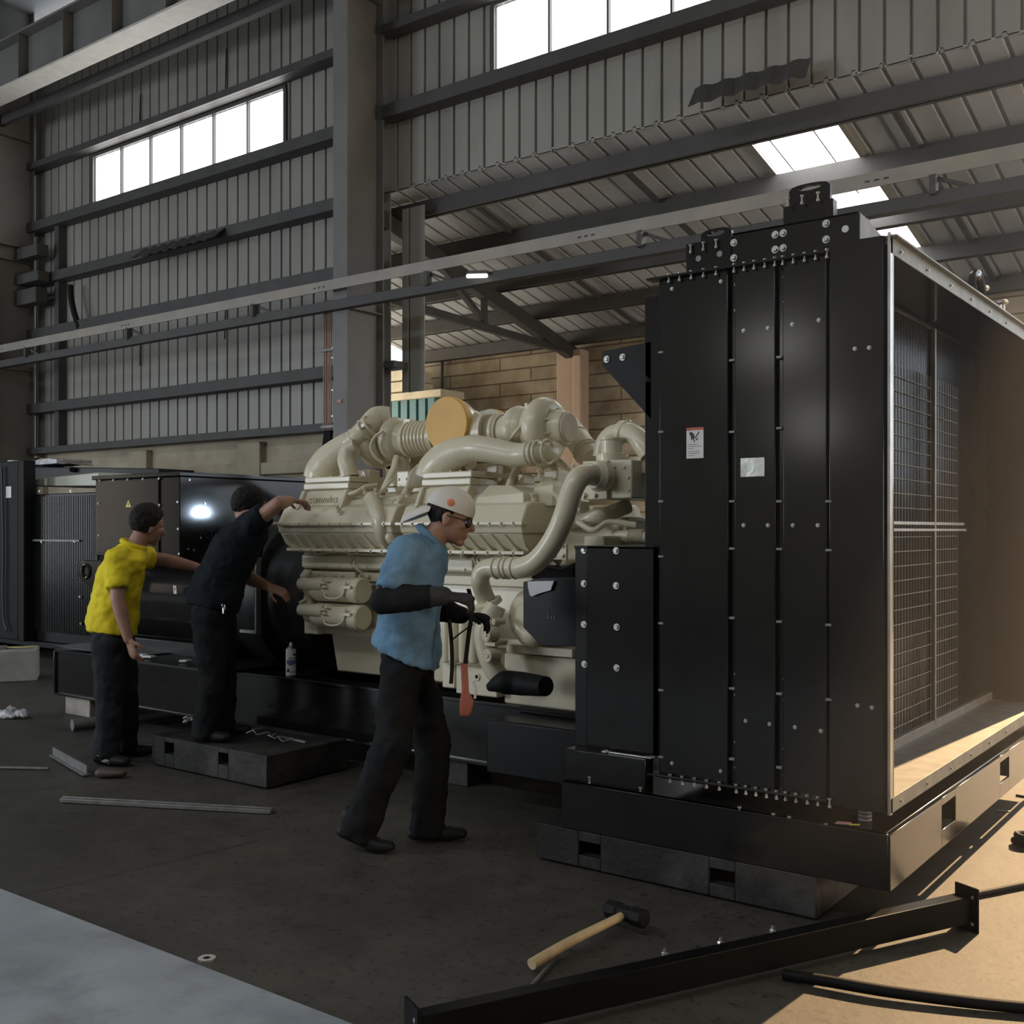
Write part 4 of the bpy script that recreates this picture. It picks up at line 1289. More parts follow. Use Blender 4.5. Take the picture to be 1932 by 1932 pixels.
def turbo_side(yax, far):
    sg = 1 if far else -1
    zc = 2.027
    zo = zc + 0.055
    ax = lambda u, v=806: P(u, v, Y=yax).x
    up = V((0, 0, 1))
    if far:
        xs_ = lambda u: ax(u) if False else P(u, 806, Y=5.05).x + 0.02
    else:
        xs_ = ax
    # outlet elbow with the yellow blanking cap
    xc = P(845, 800, Y=4.93).x - (0.2 if far else 0)
    rc = 0.162
    ex = MB().lathe((xc, yax, zo), (0, sg, 0), [(-0.10, 0.10), (0.0, 0.135), (0.03, 0.15), (0.09, 0.155), (0.092, 0.162), (0.10, 0.162)], 36)
    ex.ell((xc + 0.02, yax, zc + 0.02), 0.19, 0.13, 0.14)
    ex.cyl((xc - 0.17, yax, zc), (xc + 0.24, yax, zc), 0.115, seg=32)
    ex.lathe((xc + 0.225, yax, zc), (1, 0, 0), [(0, 0.14), (0.02, 0.14)], 32).lathe((xc - 0.15, yax, zc), (-1, 0, 0), [(0, 0.125), (0.02, 0.125)], 32)
    exo = ex.build('exhaust_outlet', CP, eng, angle=30)
    MB().lathe((xc, yax + sg * 0.115, zo), (0, sg, 0), [(-0.03, rc), (0.016, rc + 0.003), (0.024, rc - 0.004), (0.025, 0.0)], 48).build('yellow_cap', 'yellow_cap', exo, angle=30)
    if far:
        return zc, xc
    # right-hand turbocharger (towards the radiator)
    xb0, xb1 = xc + 0.245, xs_(937) if not far else xc + 0.40
    bm_ = MB(); bellows(bm_, (xb0, yax, zc), (1, 0, 0), xb1 - xb0, 0.105)
    bm_.build('exhaust_bellows', CP, eng)
    xt = xb1
    tb = MB().lathe((xt, yax, zc), (1, 0, 0), [(0, 0.10), (0.01, 0.112), (0.03, 0.112), (0.05, 0.095), (0.09, 0.10), (0.13, 0.125), (0.18, 0.14), (0.22, 0.135), (0.25, 0.11), (0.27, 0.09), (0.33, 0.085)], 36)
    tb.torus((xt + 0.17, yax, zc), (1, 0, 0), 0.085, 0.062, 32, 12)
    tob = tb.build('turbine_housing', CP, eng, angle=40)
    MB().torus((xt + 0.275, yax, zc), (1, 0, 0), 0.132, 0.012, 36, 8).obox((xt + 0.275, yax + sg * 0.06, zc + 0.13), 0.02, 0.05, 0.03).build('band_clamp', CP, tob)
    MB().torus((xt + 0.05, yax, zc), (1, 0, 0), 0.103, 0.008, 32, 8).build('band_clamp', CP, tob)
    xk = xt + 0.35
    cb = MB().lathe((xk - 0.06, yax, zc), (1, 0, 0), [(0, 0.09), (0.01, 0.15), (0.05, 0.165), (0.10, 0.15), (0.12, 0.105), (0.20, 0.10), (0.215, 0.092)], 40)
    cb.torus((xk, yax, zc), (1, 0, 0), 0.108, 0.076, 40, 14)
    for k in range(9):
        an = 2 * PI * k / 9
        cb.prism([(xk + 0.03, yax + 0.085 * math.cos(an) - 0.004, zc + 0.085 * math.sin(an)), (xk + 0.03, yax + 0.15 * math.cos(an), zc + 0.15 * math.sin(an)), (xk + 0.13, yax + 0.088 * math.cos(an), zc + 0.088 * math.sin(an))], (0, 0.008 * math.sin(an) + 0.002, -0.008 * math.cos(an)))
    cob = cb.build('compressor_housing', CP, eng, angle=40)
    MB().lathe((xk + 0.15, yax, zc), (1, 0, 0), [(0, 0.086), (0.014, 0.086), (0.022, 0.078), (0.024, 0.02), (0.021, 0.004)], 36).build('inlet_cover', 'cream_panel', cob)
    # left-hand turbocharger (towards the alternator)
    xl0, xl1 = xc - 0.175, (xs_(780) if not far else xc - 0.34)
    bm_ = MB(); bellows(bm_, (xl0, yax, zc - 0.005), (-1, 0, 0), xl0 - xl1, 0.105)
    bm_.build('exhaust_bellows', CP, eng)
    tb = MB().lathe((xl1, yax, zc - 0.01), (-1, 0, 0), [(0, 0.10), (0.01, 0.115), (0.03, 0.115), (0.05, 0.10), (0.10, 0.12), (0.16, 0.135), (0.2, 0.11), (0.22, 0.09), (0.28, 0.085)], 36)
    tb.torus((xl1 - 0.14, yax, zc - 0.01), (1, 0, 0), 0.085, 0.065, 32, 12)
    tol = tb.build('turbine_housing', CP, eng, angle=40)
    MB().torus((xl1 - 0.23, yax, zc - 0.01), (1, 0, 0), 0.12, 0.012, 36, 8).obox((xl1 - 0.23, yax, zc + 0.12), 0.05, 0.06, 0.025).build('band_clamp', CP, tol)
    MB().obox((xl1 - 0.03, yax, zc + 0.105), 0.05, 0.06, 0.025).build('clamp_bolt', CP, tol)
    xk = xl1 - 0.30
    MB().lathe((xk + 0.06, yax, zc - 0.01), (-1, 0, 0), [(0, 0.09), (0.01, 0.145), (0.06, 0.16), (0.10, 0.13), (0.12, 0.09), (0.18, 0.085)], 40).torus((xk, yax, zc - 0.01), (1, 0, 0), 0.10, 0.075, 40, 14).build('compressor_housing', CP, eng, angle=40)
    return zc, xc


ZC, XCAP = turbo_side(5.05, False)
turbo_side(5.50, True)
# pedestals and oil drains under the turbos
mb = MB()
for u, v0, v1, y in ((757, 862, 895, 5.05), (960, 850, 905, 5.08), (790, 855, 900, 5.2), (845, 845, 900, 5.2)):
    a, b = P(u, v0, Y=y), P(u, v1 + 15, Y=y)
    MB().cyl(a, b, 0.05, 0.07, 16).build('turbo_pedestal', CP, eng)
mb = MB()
mb.tube([P(748, 860, Y=4.98), P(742, 885, Y=4.94), P(732, 905, Y=4.9), P(722, 928, Y=4.86)], 0.022, 12, 5, flat=0.6)
mb.build('oil_drain', CP, eng)
mb = MB()
mb.tube([P(724, 812, Y=4.90), P(706, 826, Y=4.86), P(700, 845, Y=4.86), P(708, 862, Y=4.88), P(722, 874, Y=4.92)], 0.010, 10, 5)
mb.build('oil_line', CP, eng)
mb = MB()
mb.tube([P(1000, 780, Y=4.92), P(985, 800, Y=4.90), P(968, 822, Y=4.90), P(958, 838, Y=4.94)], 0.010, 10, 5)
mb.build('oil_line', CP, eng)
for pts, r in (([P(990, 868, Y=5.0), P(975, 885, Y=4.95), P(965, 905, Y=4.9), P(958, 925, Y=4.85)], 0.022),
               ([P(1022, 866, Y=5.05), P(1034, 876, Y=5.1), P(1042, 895, Y=5.1)], 0.045),
               ([P(1030, 864, Y=5.1), P(1055, 872, Y=5.1), P(1080, 900, Y=5.1)], 0.024),
               ([P(800, 885, Y=5.2), P(775, 915, Y=5.1), P(755, 945, Y=5.0)], 0.03),
               ([P(868, 845, Y=5.3), P(890, 880, Y=5.3)], 0.04)):
    MB().tube(pts, r, 12, 5).build('coolant_branch', CP, eng)
# intake duct, rear: swollen foot on the housing rising to the compressor
hxm = (hx0 + hx1) / 2
d_ = MB().tube([P(608, 904, Y=4.89), P(611, 892, Y=4.89), P(622, 872, Y=4.89), P(643, 850, Y=4.89), P(668, 832, Y=4.9), P(676, 826, Y=4.9)], [0.135, 0.132, 0.118, 0.092, 0.074, 0.072], 28, 8, flat=0.85, up=(0, 1, 0)).build('intake_duct', CP, eng, angle=60)
cl = P(690, 800, Y=4.92)
MB().tube([P(660, 838, Y=4.9), P(668, 832, Y=4.9), P(690, 812, Y=4.92), P(712, 790, Y=5.0), P(735, 788, Y=5.05)], [0.072, 0.07, 0.072, 0.078, 0.07], 22, 6).build('duct_pipe', CP, d_)
mb = MB()
for u, v in ((664, 835), (672, 829), (690, 812), (700, 803)):
    mb.torus(P(u, v, Y=4.905), P(712, 795, Y=4.95) - P(655, 842, Y=4.9), 0.071, 0.008, 24, 8)
mb.obox(P(668, 818, Y=4.86), 0.09, 0.03, 0.02, (1, 0, 0.5)).obox(P(686, 804, Y=4.86), 0.09, 0.03, 0.02, (1, 0, 0.5))
mb.build('hose_clamps', CP, d_)
# upright front edge pipe of the same duct
MB().tube([P(672, 842, Y=4.84), P(658, 850, Y=4.82), P(653, 868, Y=4.80), P(657, 885, Y=4.79), P(660, 900, Y=4.79)], [0.05, 0.055, 0.055, 0.055, 0.06], 16, 6).build('duct_riser', CP, d_)
# intake duct, front: from the front compressor along the top down to the second housing
hx2, hx3 = E(797, 940, 4.70).x, E(880, 940, 4.70).x
d2 = MB().tube([P(820, 902, Y=4.88), P(823, 890, Y=4.88), P(836, 872, Y=4.87), P(858, 856, Y=4.84), P(882, 848, Y=4.82), P(890, 847, Y=4.82)], [0.125, 0.122, 0.110, 0.092, 0.080, 0.078], 28, 8, flat=0.85, up=(0, 1, 0)).build('intake_duct', CP, eng, angle=60)
MB().tube([P(872, 850, Y=4.82), P(900, 846, Y=4.80), P(940, 852, Y=4.80), P(975, 858, Y=4.80), P(1005, 856, Y=4.80), P(1026, 856, Y=4.84), P(1040, 854, Y=4.92), P(1046, 846, Y=5.03)], [0.078, 0.075, 0.07, 0.066, 0.064, 0.060, 0.056, 0.054], 22, 6).build('duct_pipe', CP, d2)
mb = MB()
for u in (1000, 1008, 1016, 1033):
    mb.torus(P(u, 856 - (u - 1000) * 0.12, Y=4.80), (1, 0.05, 0.05), 0.066, 0.007, 24, 8)
mb.obox(P(1002, 838, Y=4.79), 0.03, 0.03, 0.02).obox(P(1020, 836, Y=4.79), 0.03, 0.03, 0.02)
mb.build('hose_clamps', CP, d2)
# far-bank exhaust brace rising behind the compressor
a, b = P(1072, 805, Y=5.45), P(1118, 868, Y=5.3)
MB().cyl(a, b, 0.075, seg=24).torus(a + (b - a) * 0.35, b - a, 0.076, 0.006, 24, 6).torus(a + (b - a) * 0.72, b - a, 0.076, 0.006, 24, 6).torus(a + (b - a) * 0.8, b - a, 0.076, 0.006, 24, 6).build('crossover_pipe', CP, eng)

# ---------------------------------------------------------------- front end: thermostat housings, water pump, big coolant pipe
fz = MB()
a, b = P(1128, 868, Y=4.78), P(1192, 940, Y=4.78)
fz.box(a.x, b.x, 4.78, 5.3, b.z, P(1150, 868, Y=4.78).z)
tho = fz.build('thermostat_housing', CP, eng, bevel=0.008)
for u, v in ((1143, 880), (1160, 880), (1178, 881), (1143, 900), (1186, 900), (1186, 925)):
    inst(BOLT_C, 'bolt', tho, P(u, v, Y=4.78), (0, -1, 0))
q = P(1155, 868, Y=4.86)
MB().lathe(q, (0, 0, 1), [(-0.02, 0.085), (0.03, 0.085), (0.035, 0.06), (0.10, 0.06), (0.105, 0.065), (0.115, 0.065)], 24).build('thermostat_neck', CP, tho, angle=30)
MB().tube([P(1135, 862, Y=5.0), P(1140, 838, Y=5.0), P(1155, 820, Y=5.0), P(1178, 815, Y=5.0)], 0.05, 16, 5).build('vent_elbow', CP, tho)
MB().tube([P(1172, 812, Y=4.95), P(1195, 820, Y=4.92), P(1212, 838, Y=4.9), P(1226, 858, Y=4.9)], 0.055, 18, 6).torus(P(1178, 816, Y=4.95), (1, 0, -0.5), 0.06, 0.012, 24, 8).build('radiator_pipe', CP, tho)
MB().box(P(1165, 868, Y=4.88).x, -2.30, 4.88, 5.5, P(1180, 895, Y=4.88).z, P(1180, 862, Y=4.88).z).build('header_casting', CP, tho, bevel=0.008)
a, b = P(1095, 870, Y=4.74), P(1142, 943, Y=4.74)
MB().box(a.x, b.x, 4.76, 5.3, P(1110, 943, Y=4.76).z, P(1110, 870, Y=4.76).z).build('water_outlet_plate', CP, tho, bevel=0.006)
for u, v, r in ((1101, 935, 0.017), (1122, 935, 0.013)):
    mb = MB()
    mb.lathe(P(u, v, Y=4.76), (0, -1, 0), [(0, r), (0.01, r)], 18).lathe(P(u, v, Y=4.75), (0, -1, 0), [(0, r * 0.55), (0.008, r * 0.55)], 6)
    mb.build('core_plug', CP, tho)
# gear case and front accessories below
mb = MB()
sec(mb, P(1050, 1000, Y=4.9).x, P(1050, 1000, Y=4.9).x + 0.45, [(4.9, 0.85), (4.9, 1.50), (5.6, 1.50), (5.6, 0.85)])
mb.build('gear_case', CP, eng, bevel=0.012)
MB().box(P(1088, 1000, Y=5.0).x, P(1130, 1000, Y=5.0).x, 4.95, 5.4, 1.30, 1.58).box(P(1120, 1000, Y=5.0).x, P(1160, 1000, Y=5.0).x, 5.0, 5.4, 1.35, 1.46).build('front_bracket', CP, eng, bevel=0.01)
MB().tube([P(1075, 985, Y=4.9), P(1120, 975, Y=4.85), P(1150, 968, Y=4.9), P(1185, 955, Y=5.0)], 0.04, 14, 5).build('bypass_pipe', CP, eng)
MB().cyl(P(1160, 1012, Y=4.9), P(1226, 1014, Y=4.9), 0.035, seg=18).build('belt_tensioner', CP, eng)
mb = MB()
for k in range(9):
    mb.torus(P(1190 + k * 3.2, 1012, Y=4.9), (1, 0, 0), 0.036, 0.004, 18, 6)
mb.build('tensioner_spring', CP, eng)
MB().box(P(1085, 1020, Y=4.62).x, P(1085, 1020, Y=4.62).x + 0.12, 4.7, 5.0, 1.0, 1.42).build('front_support', CP, eng, bevel=0.01)
mb = MB()
a, b = P(1040, 1026, Y=4.72), P(1068, 1056, Y=4.72)
mb.box(a.x, b.x, 4.72, 4.74, b.z, a.z)
for u, v in ((1062, 1030), (1062, 1048), (1046, 1048)):
    mb.hexbolt(P(u, v, Y=4.72), (0, -1, 0), 0.009, 0.01)
mb.build('bolted_plate', CP, eng, bevel=0.002)
# big coolant pipe
PY = 4.5
pts = [P(1128, 898, Y=4.70), P(1108, 895, Y=4.62), P(1090, 905, Y=4.55), P(1076, 935, Y=4.52), P(1064, 975, Y=PY), P(1049, 1010, Y=PY), P(1030, 1040, Y=PY), P(1008, 1062, Y=PY), P(985, 1071, Y=PY), P(975, 1071, Y=PY)]
wp = MB().tube(pts, 0.056, 24, 6).build('coolant_pipe', CP, eng)
MB().lathe(P(1128, 898, Y=4.70), P(1108, 896, Y=4.63) - P(1128, 898, Y=4.70), [(-0.05, 0.075), (0.0, 0.082), (0.02, 0.07), (0.03, 0.066)], 28).build('pipe_flange', CP, wp)
a, b = P(977, 1071, Y=PY), P(936, 1071, Y=PY)
hs = MB().cyl(a, b, 0.055, seg=28)
for f in (0.1, 0.42, 0.62, 0.95):
    hs.torus(a + (b - a) * f, b - a, 0.056, 0.006, 28, 8)
hs.build('rubber_coupling', CP, wp)
MB().tube([b, P(925, 1071, Y=PY), P(911, 1078, Y=PY), P(906, 1095, Y=PY), P(912, 1118, Y=PY + 0.05), P(922, 1142, Y=PY + 0.1)], [0.052, 0.05, 0.05, 0.05, 0.05, 0.052], 24, 6).build('lower_pipe', CP, wp)
MB().lathe(P(921, 1140, Y=PY + 0.08), (0.25, 0.4, -1), [(-0.02, 0.05), (-0.015, 0.08), (0.01, 0.08), (0.02, 0.05)], 24).build('pipe_flange', CP, wp)
# water pump volute and its elbow
pc = P(986, 1166, Y=4.58)
MB().torus(pc + V((0.02, 0.06, 0)), (0.25, 1, 0), 0.085, 0.07, 40, 14).lathe(pc + V((0.02, 0.02, 0)), (0.25, 1, 0), [(-0.03, 0.07), (0.0, 0.1), (0.2, 0.12)], 32).build('water_pump', CP, eng)
MB().tube([P(936, 1142, Y=4.56), P(926, 1165, Y=4.54), P(916, 1192, Y=4.54), P(918, 1222, Y=4.54), P(926, 1250, Y=4.54), P(942, 1278, Y=4.56), P(965, 1295, Y=4.62)], [0.055, 0.06, 0.062, 0.058, 0.055, 0.055, 0.06], 22, 6).build('pump_elbow', CP, eng)
for u, v, r in ((918, 1197, 0.038), (921, 1237, 0.036), (933, 1173, 0.018)):
    p = P(u, v, Y=4.475)
    mb = MB()
    mb.lathe(p, (-0.25, -1, 0), [(-0.06, r * 1.05), (0.0, r), (0.006, r * 0.95)], 28).torus(p + V((0, -0.005, 0)), (-0.25, -1, 0), r * 0.72, 0.004, 24, 6).lathe(p, (-0.25, -1, 0), [(0, r * 0.38), (0.012, r * 0.38)], 6)
    mb.build('hex_plug', CP, eng)
a, b = P(902, 1210, Y=4.5), P(936, 1215, Y=4.5)
MB().box(a.x, b.x, 4.49, 4.6, P(915, 1218, Y=4.5).z, P(915, 1210, Y=4.5).z).build('elbow_flange', CP, eng, bevel=0.003)
# oil filters hanging in a row
mb_head = MB().box(P(832, 1150, Y=4.66).x, P(905, 1150, Y=4.66).x, 4.62, 4.85, P(870, 1172, Y=4.66).z, P(870, 1150, Y=4.66).z)
mb_head.build('filter_head', CP, eng, bevel=0.01)
for k, (u, r, vt, vb) in enumerate(((843, 0.028, 1168, 1250), (857, 0.034, 1165, 1252), (876, 0.032, 1166, 1252), (895, 0.036, 1165, 1252))):
    p0, p1 = P(u, vt, Y=4.63 + 0.01 * (k % 2)), P(u, vb, Y=4.63 + 0.01 * (k % 2))
    L = p0.z - p1.z
    MB().lathe(p0, (0, 0, -1), [(0, r * 0.9), (0.02, r), (L - 0.03, r), (L - 0.008, r * 0.85), (L, r * 0.4)], 24).build('oil_filter', CP, eng, angle=40)
for u0, u1, vt, vb in ((834, 858, 1252, 1297), (860, 938, 1255, 1308)):
    MB().box(P(u0, vt, Y=4.66).x, P(u1, vt, Y=4.66).x, 4.66, 4.9, P(u0, vb, Y=4.66).z, P(u0, vt, Y=4.66).z).build('filter_base', CP, eng, bevel=0.008)
MB().lathe(P(900, 1277, Y=4.66), (0, -1, 0), [(0, 0.022), (0.006, 0.022), (0.006, 0.012), (0.002, 0.010), (0.0, 0.009)], 24).build('drain_plug', CP, eng)
# engine mount foot and rubber guard of the front
a, b = P(921, 1290, Y=4.45), P(1030, 1295, Y=4.45)
MB().tube([a + V((0.0, 0, -0.02)), P(950, 1288, Y=4.47), P(985, 1290, Y=4.5), b], [0.02, 0.062, 0.062, 0.05], 20, 6).build('drain_hose', 'black_rubber', eng)
# fan hub guard, black, with white cloth tucked behind its edge
gx0, gx1 = P(987, 1150, Y=4.4).x, P(1090, 1150, Y=4.4).x
gu = MB().prism([P(u, v, Y=4.4) for u, v in ((987, 1098), (1020, 1090), (1090, 1090), (1090, 1220), (1020, 1218), (987, 1184))], (0, 0.02, 0)).build('belt_guard', 'black_satin', eng, bevel=0.003)
mb = MB()
for u, v in ((1034, 1158), (1034, 1165), (1040, 1165), (1046, 1165)):
    p = P(u, v, Y=4.397)
    mb.box(p.x - 0.002, p.x + 0.002, p.y - 0.001, p.y + 0.001, p.z - 0.005, p.z + 0.005)
mb.build('guard_scratch', 'dull_steel', gu, smooth=False)
q = [P(u, v, Y=4.385) for u, v in ((995, 1097), (1045, 1096), (1039, 1114), (1020, 1119), (1003, 1126), (999, 1123), (996, 1109))]
tag(MB().prism(q, (0, 0.006, 0)).build('paper_note', 'white_tape', bevel=0.002), 'folded white paper stuck on the black belt guard in front of the engine', 'paper')
# tools lying in the dark between pipe and guard
q = [P(1005, 1078, Y=4.7), P(1030, 1066, Y=4.7), P(1060, 1070, Y=4.7), P(1083, 1060, Y=4.7), P(1083, 1095, Y=4.7), P(1000, 1092, Y=4.7)]
MB().prism(q, (0, 0.2, 0)).build('guard_bracket', 'black_satin', eng, bevel=0.01)
# flywheel end plate
MB().lathe((XR - 0.12, EYC, 1.0), (1, 0, 0), [(0, 0.47), (0.02, 0.52), (0.17, 0.52)], 48).build('flywheel_housing', 'black_satin', eng)

# ---------------------------------------------------------------- small fittings that clutter the top and flank of the engine
for pts, r in (([P(650, 935, Y=4.72), P(672, 928, Y=4.70), P(690, 918, Y=4.74), P(712, 915, Y=4.80)], 0.012),
               ([P(760, 935, Y=4.80), P(770, 915, Y=4.84), P(776, 895, Y=4.9), P(790, 880, Y=4.98)], 0.016),
               ([P(905, 905, Y=4.86), P(925, 895, Y=4.9), P(950, 898, Y=4.92), P(985, 892, Y=5.0)], 0.014),
               ([P(1035, 925, Y=4.86), P(1052, 940, Y=4.82), P(1058, 965, Y=4.80), P(1050, 990, Y=4.78)], 0.012),
               ([P(690, 955, Y=4.69), P(705, 940, Y=4.69), P(722, 925, Y=4.72), P(740, 905, Y=4.8)], 0.010),
               ([P(1090, 985, Y=4.8), P(1120, 1000, Y=4.8), P(1150, 985, Y=4.85), P(1200, 990, Y=4.9)], 0.016),
               ([P(575, 1040, Y=4.74), P(600, 1044, Y=4.72), P(640, 1042, Y=4.72), P(700, 1046, Y=4.72), P(740, 1044, Y=4.74)], 0.007),
               ([P(760, 1044, Y=4.74), P(850, 1042, Y=4.72), P(930, 1046, Y=4.72), P(1000, 1042, Y=4.74)], 0.007)):
    MB().tube(pts, r, 10, 6).build('engine_hose', CP, eng)
for u, v, y, w, h, d in ((672, 912, 4.86, 0.10, 0.06, 0.12), (700, 900, 4.95, 0.07, 0.09, 0.1), (775, 905, 4.98, 0.10, 0.10, 0.15), (895, 898, 4.95, 0.16, 0.05, 0.14),
                         (938, 893, 5.0, 0.08, 0.10, 0.1), (985, 905, 4.98, 0.10, 0.06, 0.12), (1050, 905, 4.98, 0.09, 0.10, 0.12), (1092, 955, 4.82, 0.08, 0.06, 0.1)):
    c = P(u, v, Y=y)
    k_ = MB().obox(c, w, d, h).build('fitting_block', CP, eng, bevel=0.008, segs=3)
    for sx in (-1, 1):
        inst(BOLT_C, 'bolt', k_, c + V((sx * w * 0.32, -d / 2, 0)), (0, -1, 0))
for u, v, y in ((690, 932, 4.70), (712, 935, 4.70), (770, 938, 4.72), (1020, 900, 4.82), (1008, 945, 4.74), (640, 966, 4.62), (1085, 890, 4.70)):
    c = P(u, v, Y=y)
    MB().lathe(c, (0, -0.5, 1), [(0, 0.016), (0.012, 0.016), (0.012, 0.010), (0.035, 0.009), (0.037, 0.012), (0.045, 0.010)], 8).build('sensor_plug', CP, eng)
for u in (810, 826, 842, 858):
    inst(BOLT_C, 'bolt', eng, P(u, 893, Y=4.755), (0, 0, 1))
for k in range(6):
    inst(BOLT_C, 'bolt', eng, (XB0 + 0.12 + k * 0.14, 4.735, 1.225), (0, -1, 0))
    inst(BOLT_C, 'bolt', eng, (XA0 + 0.32 + k * 0.12, 4.735, 1.225), (0, -1, 0))

# ================================================================== people
UP = V((0, 0, 1))


def remeshed(mb, name, m, parent, voxel, smooth=4, fac=0.5, disp=None):
    o = mb.build(name, m, parent, smooth=True, angle=180)
    r = o.modifiers.new('union', 'REMESH'); r.mode = 'VOXEL'; r.voxel_size = voxel; r.use_smooth_shade = True
    s = o.modifiers.new('soften', 'SMOOTH'); s.iterations = smooth; s.factor = fac
    if disp:
        tx = bpy.data.textures.new('folds', 'CLOUDS'); tx.noise_scale = disp[1]; tx.noise_depth = 2
        d = o.modifiers.new('folds', 'DISPLACE'); d.texture = tx; d.strength = disp[0]; d.mid_level = 0.5; d.texture_coords = 'LOCAL'
    return o


def head(mb, c, fwd, up, k=1.0):
    fwd = V(fwd).normalized(); up = V(up); up = (up - fwd * up.dot(fwd)).normalized(); sd = up.cross(fwd)
    c = V(c)
    q = lambda f, s, u: c + (fwd * f + sd * s + up * u) * k
    e = lambda f, s, u, rf, rs, ru: mb.ell(q(f, s, u), rf * k, rs * k, ru * k, fwd, up, 20, 12)
    e(-0.008, 0, 0.02, 0.098, 0.077, 0.100)
    e(0.030, 0, -0.045, 0.066, 0.060, 0.078)
    e(0.066, 0, -0.108, 0.024, 0.028, 0.020)
    e(0.083, 0, 0.012, 0.015, 0.050, 0.011)
    e(0.086, 0, -0.078, 0.013, 0.023, 0.010)
    for s in (-1, 1):
        e(0.060, s * 0.040, -0.030, 0.026, 0.022, 0.022)
        e(-0.005, s * 0.080, -0.018, 0.018, 0.010, 0.033)
    mb.capsule(q(0.092, 0, 0.0), q(0.110, 0, -0.036), 0.009 * k, 0.016 * k, 1.0)
    return q, fwd, sd, up


def hand(mb, wrist, d, n, flip=1, curl=0.5, k=1.0):
    d = V(d).normalized(); n = V(n); n = (n - d * n.dot(d)).normalized(); l = d.cross(n) * flip
    w = V(wrist)
    mb.capsule(w - d * 0.01, w + d * 0.088 * k, 0.031 * k, 0.041 * k, 0.40, side=l)
    for i, L in enumerate((0.070, 0.080, 0.074, 0.058)):
        b = w + d * (0.088 - 0.004 * (i == 3)) * k + l * (-0.031 + 0.0205 * i) * k
        d1 = (d * math.cos(curl * 0.6) + n * math.sin(curl * 0.6)).normalized()
        d2 = (d * math.cos(curl * 1.4) + n * math.sin(curl * 1.4)).normalized()
        d3 = (d * math.cos(curl * 2.0) + n * math.sin(curl * 2.0)).normalized()
        m1 = b + d1 * L * 0.45 * k; m2 = m1 + d2 * L * 0.33 * k
        mb.capsule(b - d * 0.015 * k, m1, 0.0098 * k, 0.0090 * k, seg=10)
        mb.capsule(m1, m2, 0.0090 * k, 0.0082 * k, seg=10)
        mb.capsule(m2, m2 + d3 * L * 0.24 * k, 0.0082 * k, 0.0072 * k, seg=10)
    t0 = w + d * 0.022 * k - l * 0.026 * k
    t1 = t0 + (d * 0.62 - l * 0.62 + n * 0.35).normalized() * 0.048 * k
    t2 = t1 + (d * 0.85 - l * 0.15 + n * 0.5).normalized() * 0.040 * k
    mb.capsule(t0, t1, 0.0135 * k, 0.0110 * k, seg=10)
    mb.capsule(t1, t2, 0.0110 * k, 0.0088 * k, seg=10)


def rings(mb, rs, seg=28):
    """closed tube through ellipses (centre, side half-vector, front half-vector)"""
    R_ = [mb.ring(V(c), V(a), V(b), seg) for c, a, b in rs]
    return mb.skin_rings(R_)


def limb(mb, a, b, c, r, **kw):
    mb.capsule(a, b, r[0], r[1], seg=18)
    mid = V(b).lerp(V(c), 0.32)
    mb.capsule(b, mid, r[1], r[2], seg=18)
    mb.capsule(mid, c, r[2], r[3], seg=18)


def shoe(mb, ank, d, floor, L=0.26, pitch=0.0):
    d = V(d); d.z = 0; d.normalize(); s = d.cross(UP)
    a = V(ank)
    heel = V((a.x, a.y, floor + 0.035)) - d * 0.06 + UP * pitch
    toe = heel + d * (L - 0.06) - UP * pitch
    mb.capsule(heel, toe - d * 0.05, 0.036, 0.042, 0.85, side=s)
    mb.capsule(toe - d * 0.07, toe, 0.044, 0.038, 0.72, side=s)
    mb.capsule(heel + UP * 0.03 + d * 0.03, heel + UP * 0.075 + d * 0.035, 0.042, 0.046)


